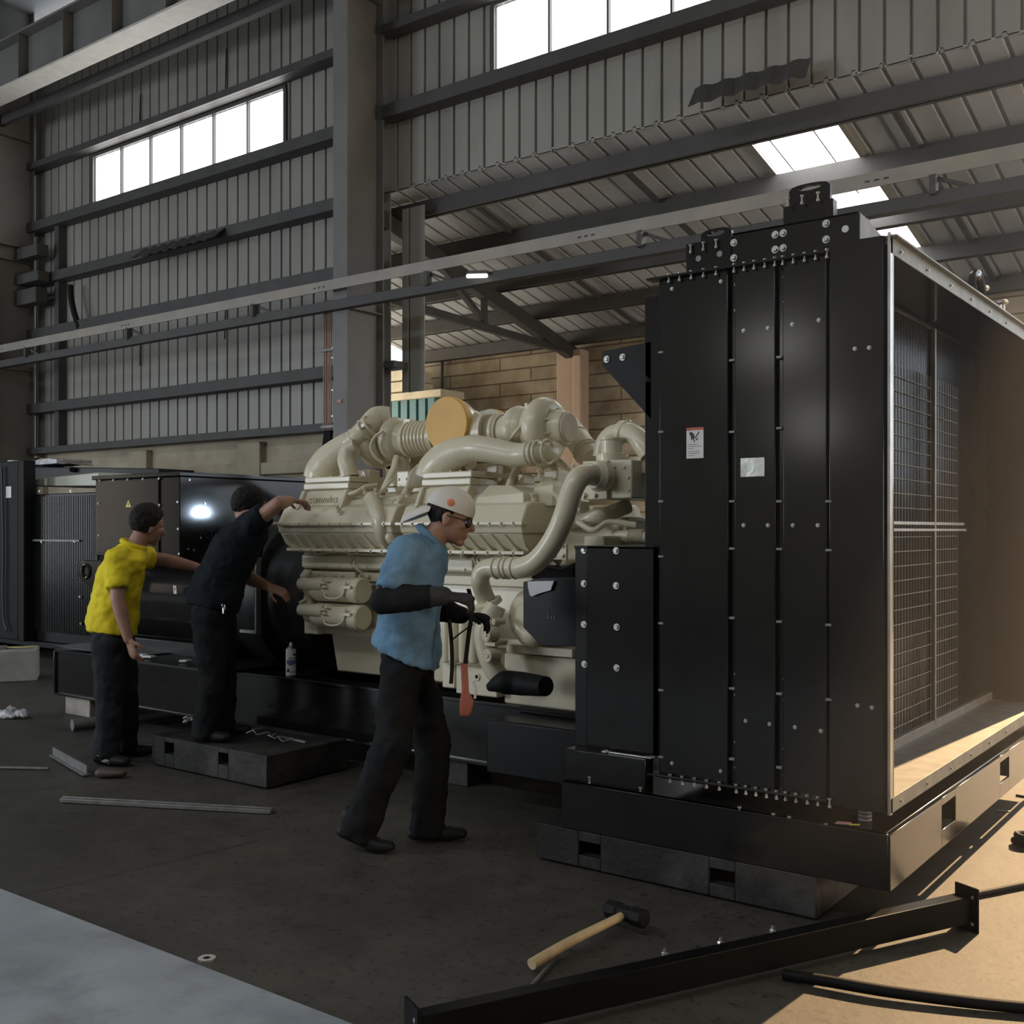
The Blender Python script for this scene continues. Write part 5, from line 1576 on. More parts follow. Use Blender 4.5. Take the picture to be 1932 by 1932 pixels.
def person(name_label, base, torso, front, hd, hfwd, hup, sh, el, wr, hip, kn, an, hands, skin='skin', shirt='yellow_cloth', pants='dark_jeans', sleeve=(0.55, 0.55),
           shoes=('shoe_black', 'shoe_black'), shoedir=None, floor=0.0, hem=None, lift=(0, 0), legr=(0.098, 0.078, 0.074, 0.070), bulk=1.0, build_legs=True, gloved=False):
    """sh/el/wr/hip/kn/an are (near, far) pairs; torso = [pelvis, waist, chest, neck]"""
    root = thing('person', name_label, 'person', base)
    front = V(front).normalized(); front = (front - UP * front.dot(UP)).normalized()
    sdv = UP.cross(front)
    pel, wai, che, nek = torso
    # --- body, one continuous skin
    mb = MB()
    spine = [(pel - (wai - pel) * 0.3, 0.14, 0.10), (pel, 0.155, 0.11), (wai, 0.14, 0.10), (che, 0.165, 0.11), (che.lerp(nek, 0.6), 0.15, 0.085), (nek, 0.065, 0.06)]
    rs = []
    for i, (c, w, d) in enumerate(spine):
        ax = ((nek - pel).normalized() + UP * 0.5).normalized()
        fr = (front - ax * front.dot(ax)).normalized()
        rs.append((c, sdv * w * bulk, fr * d * bulk))
    rings(mb, rs)
    mb.capsule(nek - UP * 0.03, V(hd) - V(hup).normalized() * 0.05 - V(hfwd).normalized() * 0.02, 0.062, 0.056)
    q, hf, hs, hu = head(mb, hd, hfwd, hup)
    for i in (0, 1):
        limb(mb, sh[i], el[i], wr[i], (0.050, 0.042, 0.043, 0.029))
        mb.ell(sh[i], 0.06, 0.06, 0.06)
        dh, nh, fl, cu = hands[i]
        if not gloved:
            hand(mb, wr[i], dh, nh, fl, cu)
        if build_legs:
            limb(mb, hip[i], kn[i], an[i], (0.08, 0.058, 0.058, 0.042))
    body = remeshed(mb, 'body', skin, root, 0.0065, 3)
    for s in (-1, 1):
        MB().ell(q(0.082, s * 0.031, -0.010), 0.012, 0.012, 0.012).build('eye', 'eye_white', root)
    # --- shirt
    mb = MB()
    hemc = hem or [pel - (wai - pel) * 0.10]
    spine = [(hemc[0], 0.190, 0.150), (pel.lerp(wai, 0.5), 0.185, 0.150), (wai, 0.178, 0.142), (che, 0.195, 0.138), (che.lerp(nek, 0.5), 0.185, 0.115), (nek, 0.082, 0.078), (nek + (V(hd) - nek) * 0.16, 0.072, 0.070)]
    rs = []
    for i, (c, w, d) in enumerate(spine):
        ax = ((nek - pel).normalized() + UP * 0.8).normalized()
        fr = (front - ax * front.dot(ax)).normalized()
        if i == 0 and hem and len(hem) > 1:
            fr = (fr + UP * hem[1]).normalized() * 1.16
        rs.append((c, sdv * w * bulk, fr * d * bulk))
    rings(mb, rs)
    for i in (0, 1):
        se = sh[i].lerp(el[i], sleeve[i])
        mb.capsule(sh[i], se, 0.078, 0.072, seg=20, round1=False)
        mb.capsule(che.lerp(nek, 0.55), sh[i], 0.10, 0.078, seg=20)
        if sleeve[i] > 0.95:
            pass
    sh_o = remeshed(mb, 'shirt', shirt, root, 0.011, 5, disp=(0.034, 0.075))
    # --- trousers
    if build_legs:
        mb = MB()
        hipm = pel - UP * 0.02
        rings(mb, [(pel + UP * 0.04, sdv * 0.160 * bulk, front * 0.118 * bulk), (pel, sdv * 0.160 * bulk, front * 0.118 * bulk), (pel - UP * 0.12, sdv * 0.16 * bulk, front * 0.12 * bulk)])
        for i in (0, 1):
            mb.capsule(hip[i], kn[i], legr[0], legr[1], seg=22)
            mb.capsule(kn[i], an[i] - UP * 0.045, legr[2], legr[3], seg=22, round1=False)
        remeshed(mb, 'trousers', pants, root, 0.012, 5, disp=(0.034, 0.09))
        for i in (0, 1):
            mb = MB()
            shoe(mb, an[i], (shoedir or (front, front))[i], floor, 0.27, lift[i])
            remeshed(mb, 'shoe', shoes[i], root, 0.008, 3)
    return root, q, hf, hs, hu


def hair_cap(root, q, hf, hs, hu, front_line=0.045, low=-0.04, m='hair_black', puff=0.014):
    mb = MB()
    mb.ell(q(-0.012, 0, 0.028), 0.100 + puff, 0.078 + puff, 0.098 + puff, hf, hu, 24, 14)
    # trim below the hairline: keep what lies above a plane falling to the nape
    cut_c, cut_n = q(0.045, 0, 0.045), (hf * 0.75 - hu * 0.55).normalized()
    geom = mb.bm.verts[:] + mb.bm.edges[:] + mb.bm.faces[:]
    r = bmesh.ops.bisect_plane(mb.bm, geom=geom, plane_co=cut_c, plane_no=cut_n, clear_outer=True)
    bmesh.ops.holes_fill(mb.bm, edges=mb.bm.edges[:], sides=60)
    geom = mb.bm.verts[:] + mb.bm.edges[:] + mb.bm.faces[:]
    bmesh.ops.bisect_plane(mb.bm, geom=geom, plane_co=q(0, 0, -0.05), plane_no=-hu, clear_outer=True)
    bmesh.ops.holes_fill(mb.bm, edges=mb.bm.edges[:], sides=60)
    return remeshed(mb, 'hair', m, root, 0.007, 2, disp=(0.012, 0.03))


# ---- the man in yellow
t = 6.78
D = lambda u, v, dt=0.0: P(u, v, t=t + dt)
front = RT * 0.85 + FW * 0.5
yel = person('man in a yellow polo shirt and dark jeans reaching out one arm beside the alternator', V((D(212, 1435).x, D(212, 1435).y, 0)),
             [D(211, 1190), D(215, 1145), D(228, 1078), D(250, 1034)], front, D(279, 990, 0.04), RT * 0.72 + FW * 0.62 - UP * 0.18, UP + RT * 0.18,
             (D(222, 1056, -0.15), D(266, 1052, 0.20)), (D(222, 1132, -0.22), D(312, 1056, 0.30)), (D(242, 1206, -0.24), D(372, 1070, 0.34)),
             (D(206, 1212, -0.09), D(224, 1212, 0.10)), (D(207, 1312, -0.10), D(235, 1312, 0.08)), (D(200, 1415, -0.12), D(236, 1402, 0.12)),
             ((V((0.1, 0.05, -1)) + RT * 0.25, RT * 0.5 + FW * 0.6, -1, 0.45), (RT * 0.9 - UP * 0.25 + FW * 0.3, -UP, 1, 0.3)),
             shirt='yellow_cloth', pants='dark_jeans', shoedir=(RT * 0.8 - FW * 0.35, RT * 0.8 + FW * 0.2), legr=(0.105, 0.088, 0.086, 0.078), bulk=1.02, sleeve=(0.72, 0.5))
hair_cap(*yel)
# turned-down collar, button placket and white shoe trim
root, q, hf, hs, hu = yel
nk = D(252, 1031)
MB().torus(nk + UP * 0.012, UP * 0.9 + RT * 0.35, 0.072, 0.017, 28, 8).build('collar', 'yellow_cloth', root)
a_ = D(198, 1428, -0.2)
mbs = MB()
for (u0, v0, u1, v1) in ((182, 1418, 189, 1426), (193, 1430, 206, 1437), (197, 1427, 210, 1436)):
    mbs.tube([D(u0, v0 + 6, -0.16), D((u0 + u1) / 2, (v0 + v1) / 2 + 4, -0.19), D(u1, v1 + 5, -0.16)], 0.006, 6, 3)
mbs.build('shoe_trim', 'shoe_grey', root)

# ---- the man in the dark tee shirt, leaning over from the pallet
t = 6.5
front = RT * 0.92 + FW * 0.30
drk = person('man in a dark navy tee shirt standing on a pallet and leaning over the engine', V((D(395, 1394).x, D(395, 1394).y, 0.19)),
             [D(402, 1142), D(416, 1090), D(450, 1024), D(480, 982, 0.05)], front, D(468, 957, 0.22), FW * 0.75 + RT * 0.55 - UP * 0.25, UP + RT * 0.25,
             (D(482, 985, -0.12), D(482, 1006, 0.24)), (D(525, 950, -0.20), D(462, 1088, 0.24)), (D(548, 944, 0.03), D(505, 1106, 0.16)),
             (D(396, 1160, -0.09), D(412, 1160, 0.10)), (D(402, 1276, -0.08), D(420, 1272, 0.12)), (D(386, 1378, -0.06), D(418, 1372, 0.14)),
             ((RT * 0.6 + FW * 0.7 - UP * 0.1, -UP, -1, 0.5), (RT * 0.9 - UP * 0.35, FW * 0.4 - UP * 0.6, 1, 0.5)),
             shirt='navy_cloth', pants='dark_trousers', shoedir=(RT * 0.7 - FW * 0.3, RT), floor=0.19, bulk=1.06, sleeve=(0.42, 0.5), legr=(0.11, 0.085, 0.082, 0.080))
hair_cap(*drk)
kc = thing('key_ring', 'small bright bunch of keys hanging from the belt of the man leaning over the engine', 'keys', D(421, 1145, -0.25))
mbk = MB().torus(D(420, 1142, -0.185), RT, 0.012, 0.002, 16, 6)
mbk.build('ring', 'zinc', kc)
MB().obox(D(421, 1152, -0.185), 0.012, 0.004, 0.035).obox(D(424, 1146, -0.185), 0.006, 0.004, 0.03).build('keys', 'zinc', kc)
# bright bar at the engine end
f0, f1 = D(506, 989, 0.30), D(528, 988, 0.36)
fl = thing('steel_bar', 'slim bright steel bar between the leaning man and the engine end', 'bar', f0)
MB().cyl(f0, f1, 0.011, seg=14).torus(f0, f1 - f0, 0.011, 0.003, 16, 6).build('shank', 'zinc', fl)

# ---- the man in the blue work shirt
t = 4.95
front = RT * 0.98 - FW * 0.12
blu = person('man in a blue work shirt and backward white cap carrying a strap past the engine', V((D(760, 1600).x, D(760, 1600).y, 0)),
             [D(768, 1222), D(772, 1165), D(784, 1085), D(808, 1018)], front, D(850, 974), RT * 0.98 - UP * 0.22 - FW * 0.08, UP + RT * 0.30,
             (D(762, 1046, -0.17), D(792, 1046, 0.17)), (D(731, 1132, -0.24), D(800, 1140, 0.20)), (D(832, 1124, -0.30), D(866, 1160, 0.10)),
             (D(759, 1250, -0.07), D(778, 1250, 0.08)), (D(742, 1402, -0.12), D(818, 1400, 0.12)), (D(672, 1560, -0.08), D(806, 1558, 0.08)),
             ((RT * 0.95 - UP * 0.1 + FW * 0.1, -UP + FW * 0.3, -1, 0.9), (RT * 0.9 - UP * 0.1, -UP - FW * 0.3, 1, 0.7)),
             shirt='blue_cloth', pants='dark_trousers', shoedir=(RT * 0.9 - FW * 0.25, RT), hem=[D(766, 1238), -0.32], lift=(0.05, 0.0), gloved=True, sleeve=(0.80, 0.8), bulk=0.98, legr=(0.094, 0.088, 0.086, 0.082))
root, q, hf, hs, hu = blu
# sleeve guards and gloves, drawn over forearms and hands
for i, (e, w, dh, nh, fl_) in enumerate(((D(731, 1132, -0.24), D(832, 1124, -0.30), RT * 0.95 - UP * 0.1 + FW * 0.1, -UP + FW * 0.3, -1), (D(800, 1140, 0.20), D(866, 1160, 0.10), RT * 0.9 - UP * 0.1, -UP - FW * 0.3, 1))):
    mb = MB()
    mb.capsule(e - (w - e).normalized() * 0.02, e.lerp(w, 0.45), 0.062, 0.062, seg=20)
    mb.capsule(e.lerp(w, 0.4), e.lerp(w, 0.86), 0.062, 0.050, seg=20, round1=False)
    remeshed(mb, 'sleeve_guard', 'black_sleeve', root, 0.010, 4, disp=(0.014, 0.06))
    mb = MB()
    mb.capsule(e.lerp(w, 0.80), w + V(dh).normalized() * 0.01, 0.047, 0.042, seg=18, round0=False)
    hand(mb, w, dh, nh, fl_, 0.9, 1.16)
    remeshed(mb, 'glove', 'dark_glove' if i == 0 else 'black_sleeve', root, 0.007, 2, disp=(0.004, 0.03))
# stand-up shirt collar
MB().torus(D(813, 1014), D(850, 974) - D(808, 1018), 0.070, 0.018, 28, 8).build('collar', 'blue_cloth', root)
# hair at the nape, cap worn backwards, glasses
hair_cap(root, q, hf, hs, hu, puff=0.003)
mb = MB().ell(q(-0.006, 0, 0.036), 0.114, 0.092, 0.102, hf, hu, 28, 16)
geom = mb.bm.verts[:] + mb.bm.edges[:] + mb.bm.faces[:]
bmesh.ops.bisect_plane(mb.bm, geom=geom, plane_co=q(0, 0, 0.026), plane_no=(-hu - hf * 0.12), clear_outer=True)
bmesh.ops.holes_fill(mb.bm, edges=mb.bm.edges[:], sides=80)
cp = mb.build('cap', 'cap_cloth', root, smooth=True, angle=60)
mb = MB()
ringsb = []
for f, w, u in ((-0.090, 0.074, 0.034), (-0.125, 0.080, 0.012), (-0.170, 0.072, -0.018), (-0.215, 0.034, -0.046)):
    ringsb.append([q(f, -w, u - 0.030), q(f, -w * 0.6, u - 0.004), q(f, 0, u + 0.008), q(f, w * 0.6, u - 0.004), q(f, w, u - 0.030), q(f, w, u - 0.035), q(f, w * 0.6, u - 0.009), q(f, 0, u + 0.003), q(f, -w * 0.6, u - 0.009), q(f, -w, u - 0.035)])
mb.loft(ringsb).build('peak', 'cap_cloth', cp, bevel=0.002)
MB().ell(q(0.0, -0.0905 if hs.dot(FW) > 0 else 0.0905, 0.060), 0.017, 0.006, 0.017, hf, hu).build('cap_badge', 'orange_print', cp)
gl = MB()
for s in (-1, 1):
    gl.torus(q(0.096, s * 0.033, -0.010), hf + hs * s * 0.15, 0.024, 0.003, 20, 6)
    gl.tube([q(0.094, s * 0.056, -0.006), q(0.05, s * 0.082, -0.002), q(-0.005, s * 0.088, 0.0)], 0.0026, 6, 3)
gl.cyl(q(0.102, -0.01, -0.006), q(0.102, 0.01, -0.006), 0.0025, seg=6)
g_ = gl.build('glasses', 'dark_lens', root)
for s in (-1, 1):
    MB().lathe(q(0.095, s * 0.033, -0.010), hf + hs * s * 0.15, [(0, 0.022), (0.002, 0.022)], 20).build('lens', 'dark_lens', g_)

# ---- a fourth worker behind the engine, only a forearm showing over it
t = 8.6
front = -FW * 0.95 + RT * 0.2
fou = person('person behind the engine whose bare forearm and striped cuff reach over its top', V((D(706, 1330).x, D(706, 1330).y, 0)),
             [D(700, 1135, 0.1), D(700, 1090, 0.05), D(698, 1035, 0.0), D(697, 1005, -0.03)], front, D(698, 985, -0.10), -FW * 0.8 - UP * 0.6, UP - FW * 0.3,
             (D(724, 1012, 0.0), D(672, 1012, 0.0)), (D(742, 1052, -0.2), D(664, 896, -0.70)), (D(728, 1000, -0.62), D(710, 902, -1.25)),
             (D(712, 1140, 0.1), D(690, 1140, 0.1)), (D(712, 1240, 0.05), D(690, 1240, 0.05)), (D(712, 1335, 0.1), D(690, 1335, 0.1)),
             ((-FW, -UP, 1, 0.5), (-FW * 0.6 + RT * 0.3 - UP * 0.7, -UP, -1, 0.6)),
             skin='skin_pale', shirt='red_cloth', pants='dark_trousers')
hair_cap(*fou)
root = fou[0]
# work torch in his lowered hand, lit, shining on the terminal box behind the engine end
tp_ = V((-5.42, 5.44, 1.578))
tgt = P(377, 970, X=BX1)
dt_ = (tgt - tp_).normalized()
fl = thing('torch', 'lit work torch held behind the engine by the person there, shining on the terminal box', 'torch', tp_)
MB().lathe(tp_ - dt_ * 0.12, dt_, [(0, 0.016), (0.08, 0.016), (0.10, 0.03), (0.12, 0.032)], 20).build('barrel', 'black_satin', fl)
MB().lathe(tp_, dt_, [(0, 0.028), (0.003, 0.028)], 20).build('lens', 'torch_glow', fl)
spt = light('torch_beam', 'SPOT', dt_ * 0.02, dt_, (0.62, 0.80, 1.0), 26.0, size=0.05, spot=0.9, blend=1.0)
spt.parent = fl
w = D(708, 903, -1.25)
mb = MB(); mb.capsule(w, w + (RT * 0.1 - UP * 0.62 - FW * 0.3).normalized() * 0.10, 0.042, 0.050, seg=20, round0=False)
remeshed(mb, 'striped_cuff', 'striped_cloth', root, 0.008, 2)

# ================================================================== loose things
# strap and red tackle carried by the man in blue
t = 4.8
D = lambda u, v, dt=0.0: P(u, v, t=t + dt)
st = thing('lifting_strap', 'black strap with a red tackle block hanging from the gloves of the man in blue', 'strap', D(875, 1330))
MB().tube([D(884, 1112, -0.08), D(890, 1135), D(889, 1165), D(884, 1200), D(878, 1252)], 0.010, 8, 5, flat=0.4).build('webbing', 'strap_black', st)
MB().tube([D(848, 1170, 0.05), D(852, 1215), D(853, 1255), D(851, 1290)], 0.009, 8, 5, flat=0.4).build('webbing', 'strap_black', st)
MB().tube([D(852, 1208), D(872, 1192), D(892, 1178)], 0.009, 8, 4, flat=0.4).build('webbing', 'strap_black', st)
mb = MB()
mb.loft([[D(873 - 4, 1250), D(873 + 9, 1250), D(873 + 9, 1250, 0.02), D(873 - 4, 1250, 0.02)], [D(871, 1305, -0.005), D(885, 1305, -0.005), D(885, 1305, 0.025), D(871, 1305, 0.025)],
         [D(868, 1320, -0.01), D(894, 1322, -0.01), D(894, 1322, 0.03), D(868, 1320, 0.03)], [D(867, 1342, -0.01), D(890, 1342, -0.01), D(890, 1342, 0.03), D(867, 1342, 0.03)], [D(868, 1352), D(884, 1352), D(884, 1352, 0.02), D(868, 1352, 0.02)]])
mb.build('red_block', 'red_tool', st, bevel=0.006)
MB().tube([D(893, 1285), D(897, 1300), D(896, 1318)], 0.006, 8, 4).build('clear_tie', 'white_cover', st)

# aerosol can on the skid
p = P(549, 1268, Y=4.76); p.z = KZ1 + 0.001
can = thing('spray_can', 'white and blue aerosol can standing on the black skid behind the dark-shirted man', 'spray can', p)
hc = (P(549, 1222, Y=4.76).z - p.z) * 1.0
MB().lathe(p, (0, 0, 1), [(0, 0.030), (0.004, 0.033), (hc - 0.012, 0.033), (hc - 0.006, 0.030)], 28).build('body', 'white_label', can, angle=30)
MB().lathe(p + V((0, 0, hc - 0.006)), (0, 0, 1), [(0, 0.031), (0.012, 0.022), (0.016, 0.014)], 24).build('shoulder', 'bare_steel', can)
MB().lathe(p + V((0, 0, hc + 0.010)), (0, 0, 1), [(0, 0.011), (0.02, 0.010), (0.024, 0.007)], 16).build('nozzle', 'white_label', can)
vw = (V((0, 0, CAMZ)) - p); vw.z = 0; vw.normalize()
sv = vw.cross(UP)


def wrap(mb, a0, a1, z0, z1, r=0.0335, skew=0.0):
    n = 8
    pts0 = []; pts1 = []
    for k in range(n + 1):
        an = a0 + (a1 - a0) * k / n
        dv = vw * math.cos(an) + sv * math.sin(an)
        pts0.append(p + dv * r + UP * z0); dv2 = vw * math.cos(an + skew) + sv * math.sin(an + skew)
        pts1.append(p + dv2 * r + UP * z1)
    v0 = [mb.bm.verts.new(q) for q in pts0]; v1 = [mb.bm.verts.new(q) for q in pts1]
    for k in range(n):
        mb.face([v0[k], v0[k + 1], v1[k + 1], v1[k]])


mb = MB(); wrap(mb, -1.2, 0.5, hc * 0.62, hc * 0.66); wrap(mb, -1.2, 0.9, hc * 0.44, hc * 0.58); wrap(mb, -1.0, 0.1, hc * 0.14, hc * 0.44, skew=0.5)
mb.build('blue_print', 'can_blue', can)
mb = MB(); wrap(mb, -1.2, -0.3, hc * 0.74, hc * 0.80); wrap(mb, 0.3, 0.9, hc * 0.16, hc * 0.27); wrap(mb, -1.2, 0.2, hc * 0.02, hc * 0.05)
mb.build('dark_print', 'label_ink', can)

# sledgehammer lying on the floor
a, b = P(1003, 1819, Z=0.03), P(1172, 1729, Z=0.06)
hm = thing('sledgehammer', 'wooden-handled sledgehammer lying on the dark floor in front of the pallet', 'hammer', (a + b) / 2 * 1.0)
ORG[hm.name].z = 0; hm.location.z = 0
MB().tube([a, a.lerp(b, 0.4) + V((0, 0, 0.006)), b], [0.019, 0.017, 0.015], 16, 6).build('handle', 'wood_handle', hm)
hd_ = b + (b - a).normalized() * 0.03
hx = (b - a).normalized().cross(UP)
MB().lathe(hd_ - hx * 0.085, hx, [(0, 0.03), (0.008, 0.036), (0.05, 0.036), (0.06, 0.03), (0.11, 0.03), (0.12, 0.036), (0.162, 0.036), (0.17, 0.03)], 8).build('hammer_head', 'black_rubber', hm, angle=20)
# thin rod beside it
a, b = P(992, 1873, Z=0.012), P(1052, 1803, Z=0.012)
tag(MB().cyl(a, b, 0.007, seg=10).build('steel_rod', 'dull_steel'), 'thin grey steel rod under the handle end of the sledgehammer', 'rod')

# black channel with end plates on the floor
l0, r0 = V((-1.959, 2.188, 0)), V((-0.997, 4.116, 0))
d = (r0 - l0).normalized(); s_ = d.cross(UP)
chb = thing('steel_channel', 'long black steel channel with a bolted plate on each end, lying across the sunlit floor', 'steel channel', (l0 + r0) / 2)
MB().bar(l0 + V((0, 0, 0.078)), r0 + V((0, 0, 0.078)), 0.006, 0.095).bar(l0 + V((0, 0, 0.123)) - s_ * 0.025, r0 + V((0, 0, 0.123)) - s_ * 0.025, 0.055, 0.006).bar(l0 + V((0, 0, 0.033)) - s_ * 0.025, r0 + V((0, 0, 0.033)) - s_ * 0.025, 0.055, 0.006).build('channel', 'black_channel', chb, bevel=0.002)
for e, nm in ((l0, 0), (r0, 1)):
    pl = MB().obox(e + V((0, 0, 0.08)) - s_ * 0.02, 0.010, 0.10, 0.16, d, s_).build('end_plate', 'black_channel', chb, bevel=0.002)
    for z in (0.03, 0.125):
        MB().lathe(e - d * 0.0055 + V((0, 0, z)) - s_ * 0.02 + s_ * 0.03, -d, [(0, 0.007), (0.002, 0.007)], 12).build('plate_hole', 'zinc', pl)
# flat black hoses on the sunlit floor
tag(MB().tube([P(1478, 1838, Z=0.02), P(1560, 1851, Z=0.025), P(1700, 1874, Z=0.025), P(1940, 1902, Z=0.02), P(2300, 1925, Z=0.02)], 0.018, 12, 8).build('cable', 'black_rubber'), 'thick black cable lying on the floor below the black channel', 'cable')
tag(MB().tube([P(1834, 1689, Z=0.014), P(1880, 1680, Z=0.014), P(1940, 1668, Z=0.014), P(2100, 1640, Z=0.014)], 0.012, 12, 6).build('cable', 'black_rubber'), 'thin black cable running off behind the channel end plate', 'cable')
ck = P(1934, 1596, Z=0.0)
tag(MB().torus(ck + V((0, 0, 0.02)), (0, 0, 1), 0.045, 0.016, 28, 10).torus(ck + V((0.005, 0, 0.045)), (0.1, 0, 1), 0.04, 0.014, 28, 10).build('cable_coil', 'black_rubber'), 'small black coil of cable on the sunlit floor by the skid end', 'cable coil')
a = P(1917, 1500, Z=0.006)
tag(MB().bar(a, a + V((0.12, -0.02, 0)), 0.018, 0.01).build('chisel', 'black_rubber', bevel=0.003), 'short dark bar on the sunlit strip of floor behind the skid end', 'bar')
a = P(1893, 1530, Z=0.004)
tag(MB().obox(a, 0.06, 0.015, 0.006, (1, 0.4, 0)).build('metal_offcut', 'bare_steel', bevel=0.002), 'small bright offcut on the shaded floor beside the skid end', 'offcut')

# nuts on the floor by the channel
nm_ = MB(); nm_.lathe((0, 0, 0), (0, 0, 1), [(0, 0.011), (0.001, 0.0125), (0.018, 0.0125), (0.02, 0.011)], 6).lathe((0, 0, 0.02), (0, 0, 1), [(0, 0.007), (0.012, 0.006)], 10)
nm_ = mesh_only(nm_, 'zinc')
for k, (u, v) in enumerate(((1255, 1807), (1360, 1786), (1458, 1763))):
    o = bpy.data.objects.new('loose_nut', nm_); COL.objects.link(o)
    o.location = P(u, v, Z=0.0); o.rotation_euler = (0, 0, k * 1.3)
    tag(o, ('bright nut on the floor closest to the sledgehammer, beyond the channel', 'bright nut on the floor beyond the middle of the channel', 'bright nut on the floor beyond the channel, closest to the pallet corner')[k], 'nut', 'nuts on the floor')
w = P(390, 1810, Z=0.0)
tag(MB().lathe(w, (0, 0, 1), [(0, 0.0295), (0.006, 0.0295), (0.006, 0.013), (0, 0.013), (0, 0.0295)], 28).build('washer', 'zinc'), 'flat steel washer lying alone on the grey floor near the walkway edge', 'washer')

# long flat bar on the floor
a, b = P(118, 1508, Z=0.014), P(514, 1530, Z=0.014)
tag(MB().bar(a, b, 0.055, 0.022).bar(a + V((0, 0, 0.014)), b + V((0, 0, 0.014)), 0.018, 0.008).build('flat_bar', 'dull_steel', bevel=0.003), 'long dull flat metal bar lying on the open floor in front of the men', 'metal bar')
# pipe under the man in yellow
a, b = P(136, 1368, Z=0.045), P(356, 1342, Z=0.05)
tag(MB().cyl(a, b, 0.042, seg=24).build('steel_pipe', 'dull_steel'), 'grey steel pipe on the floor behind the legs of the man in yellow', 'pipe')
# angle iron and rod
a, b = P(100, 1424, Z=0.015), P(164, 1462, Z=0.015)
tag(MB().bar(a, b, 0.05, 0.006).bar(a + V((0, 0, 0.025)), b + V((0.0, 0, 0.03)), 0.006, 0.05).build('angle_iron', 'dull_steel'), 'short piece of angle iron on the floor beside the shoe of the man in yellow', 'angle iron')
a, b = P(-60, 1447, Z=0.01), P(92, 1450, Z=0.01)
tag(MB().cyl(a, b, 0.009, seg=10).build('steel_rod', 'dull_steel'), 'thin dark steel rod lying along the floor past the angle iron', 'rod')
a = P(212, 1458, Z=0.03)
tag(MB().capsule(a - V((0.05, 0.03, 0)), a + V((0.05, 0.03, 0)), 0.045, 0.03, 0.7).build('rag_bundle', 'shoe_brown'), 'small reddish brown rag bundle on the floor in front of the yellow-shirted man', 'rag')

# bright wire scraps on the pallet
for k, (u, v) in enumerate(((458, 1376), (486, 1388), (518, 1396))):
    mb = MB()
    c = P(u, v, Z=0.2)
    pts = [c + V((0.09 * (j - 2) * 0.6 + rnd.uniform(-0.02, 0.02), rnd.uniform(-0.03, 0.03), 0.006 + 0.02 * (j % 2))) for j in range(6)]
    mb.tube(pts, 0.004, 6, 2)
    tag(mb.build('wire_scrap', 'zinc'), ('crumpled bright wire scrap on the pallet, closest to the feet of the leaning man', 'crumpled bright wire scrap in the middle of three on the pallet', 'crumpled bright wire scrap at the far end of the pallet')[k], 'wire scrap', 'wire scraps on the pallet')
c = P(357, 1362, Z=0.2)
mb = MB()
for k in range(5):
    mb.ell(c + V((rnd.uniform(-0.03, 0.03), rnd.uniform(-0.02, 0.02), 0.012 * k * 0.6)), 0.02, 0.012, 0.01, (rnd.random() + 0.1, rnd.random(), 0.2))
tag(mb.build('foil_scrap', 'zinc'), 'crumpled shiny foil scrap on the pallet at the heel of the leaning man', 'foil')
a, b = P(530, 1390, Z=0.195), P(578, 1400, Z=0.195)
tag(MB().bar(a, b, 0.02, 0.01).build('steel_strip', 'dull_steel'), 'narrow steel strip on the pallet end next to the wire scraps', 'strip')
# scraps on the skid tray by the alternator
for k, (u, v) in enumerate(((267, 1203), (282, 1219), (350, 1214))):
    c = P(u, v, Y=4.68); c.z = KZ1 + 0.035
    tag(MB().obox(c, 0.10 - 0.02 * k, 0.05, 0.015 + 0.01 * (k == 0), (1, 0.2 * k, 0)).build('cloth_scrap', 'white_cover', bevel=0.004), ('pale cloth scrap on the skid closest to the hand of the man in yellow', 'small pale cloth scrap on the skid below the alternator', 'pale cloth scrap on the skid beside the leaning man')[k], 'cloth scrap', 'cloth scraps on the skid')

# concrete block with strap, plastic bag
a, b = P(-40, 1290, Z=0.0), P(70, 1285, Z=0.0)
blk = thing('concrete_block', 'squared grey concrete block with a yellow strap on top, beside the skid end', 'block', (a + b) / 2)
ax = (b - a).normalized(); ay = UP.cross(ax)
c = (a + b) / 2 + ay * 0.22
MB().obox(c + V((0, 0, 0.15)), (b - a).length, 0.44, 0.30, ax, ay).build('block', 'block_concrete', blk, bevel=0.012)
MB().tube([c + V((0, 0, 0.315)) + ax * x + ay * y for x, y in ((-0.25, 0.1), (-0.05, 0.0), (0.1, -0.1), (0.22, -0.05))], 0.022, 8, 4, flat=0.3).build('strap', 'yellow_strap', blk)
MB().obox(c + V((0, 0, 0.31)) - ax * 0.12, 0.18, 0.2, 0.03, ax, ay).build('pad', 'dull_steel', blk, bevel=0.005)
c = P(25, 1347, Z=0.03)
mb = MB()
for k in range(9):
    mb.ell(c + V((rnd.uniform(-0.1, 0.1), rnd.uniform(-0.05, 0.05), rnd.uniform(-0.01, 0.02))), 0.06, 0.04, 0.022, (rnd.random() + 0.1, rnd.random() - 0.5, rnd.uniform(-0.2, 0.2)))
o = remeshed(mb, 'plastic_bag', 'plastic_sheet', None, 0.008, 1, disp=(0.03, 0.03))
tag(o, 'crumpled clear plastic bag on the floor at the foot of the concrete block', 'plastic bag')

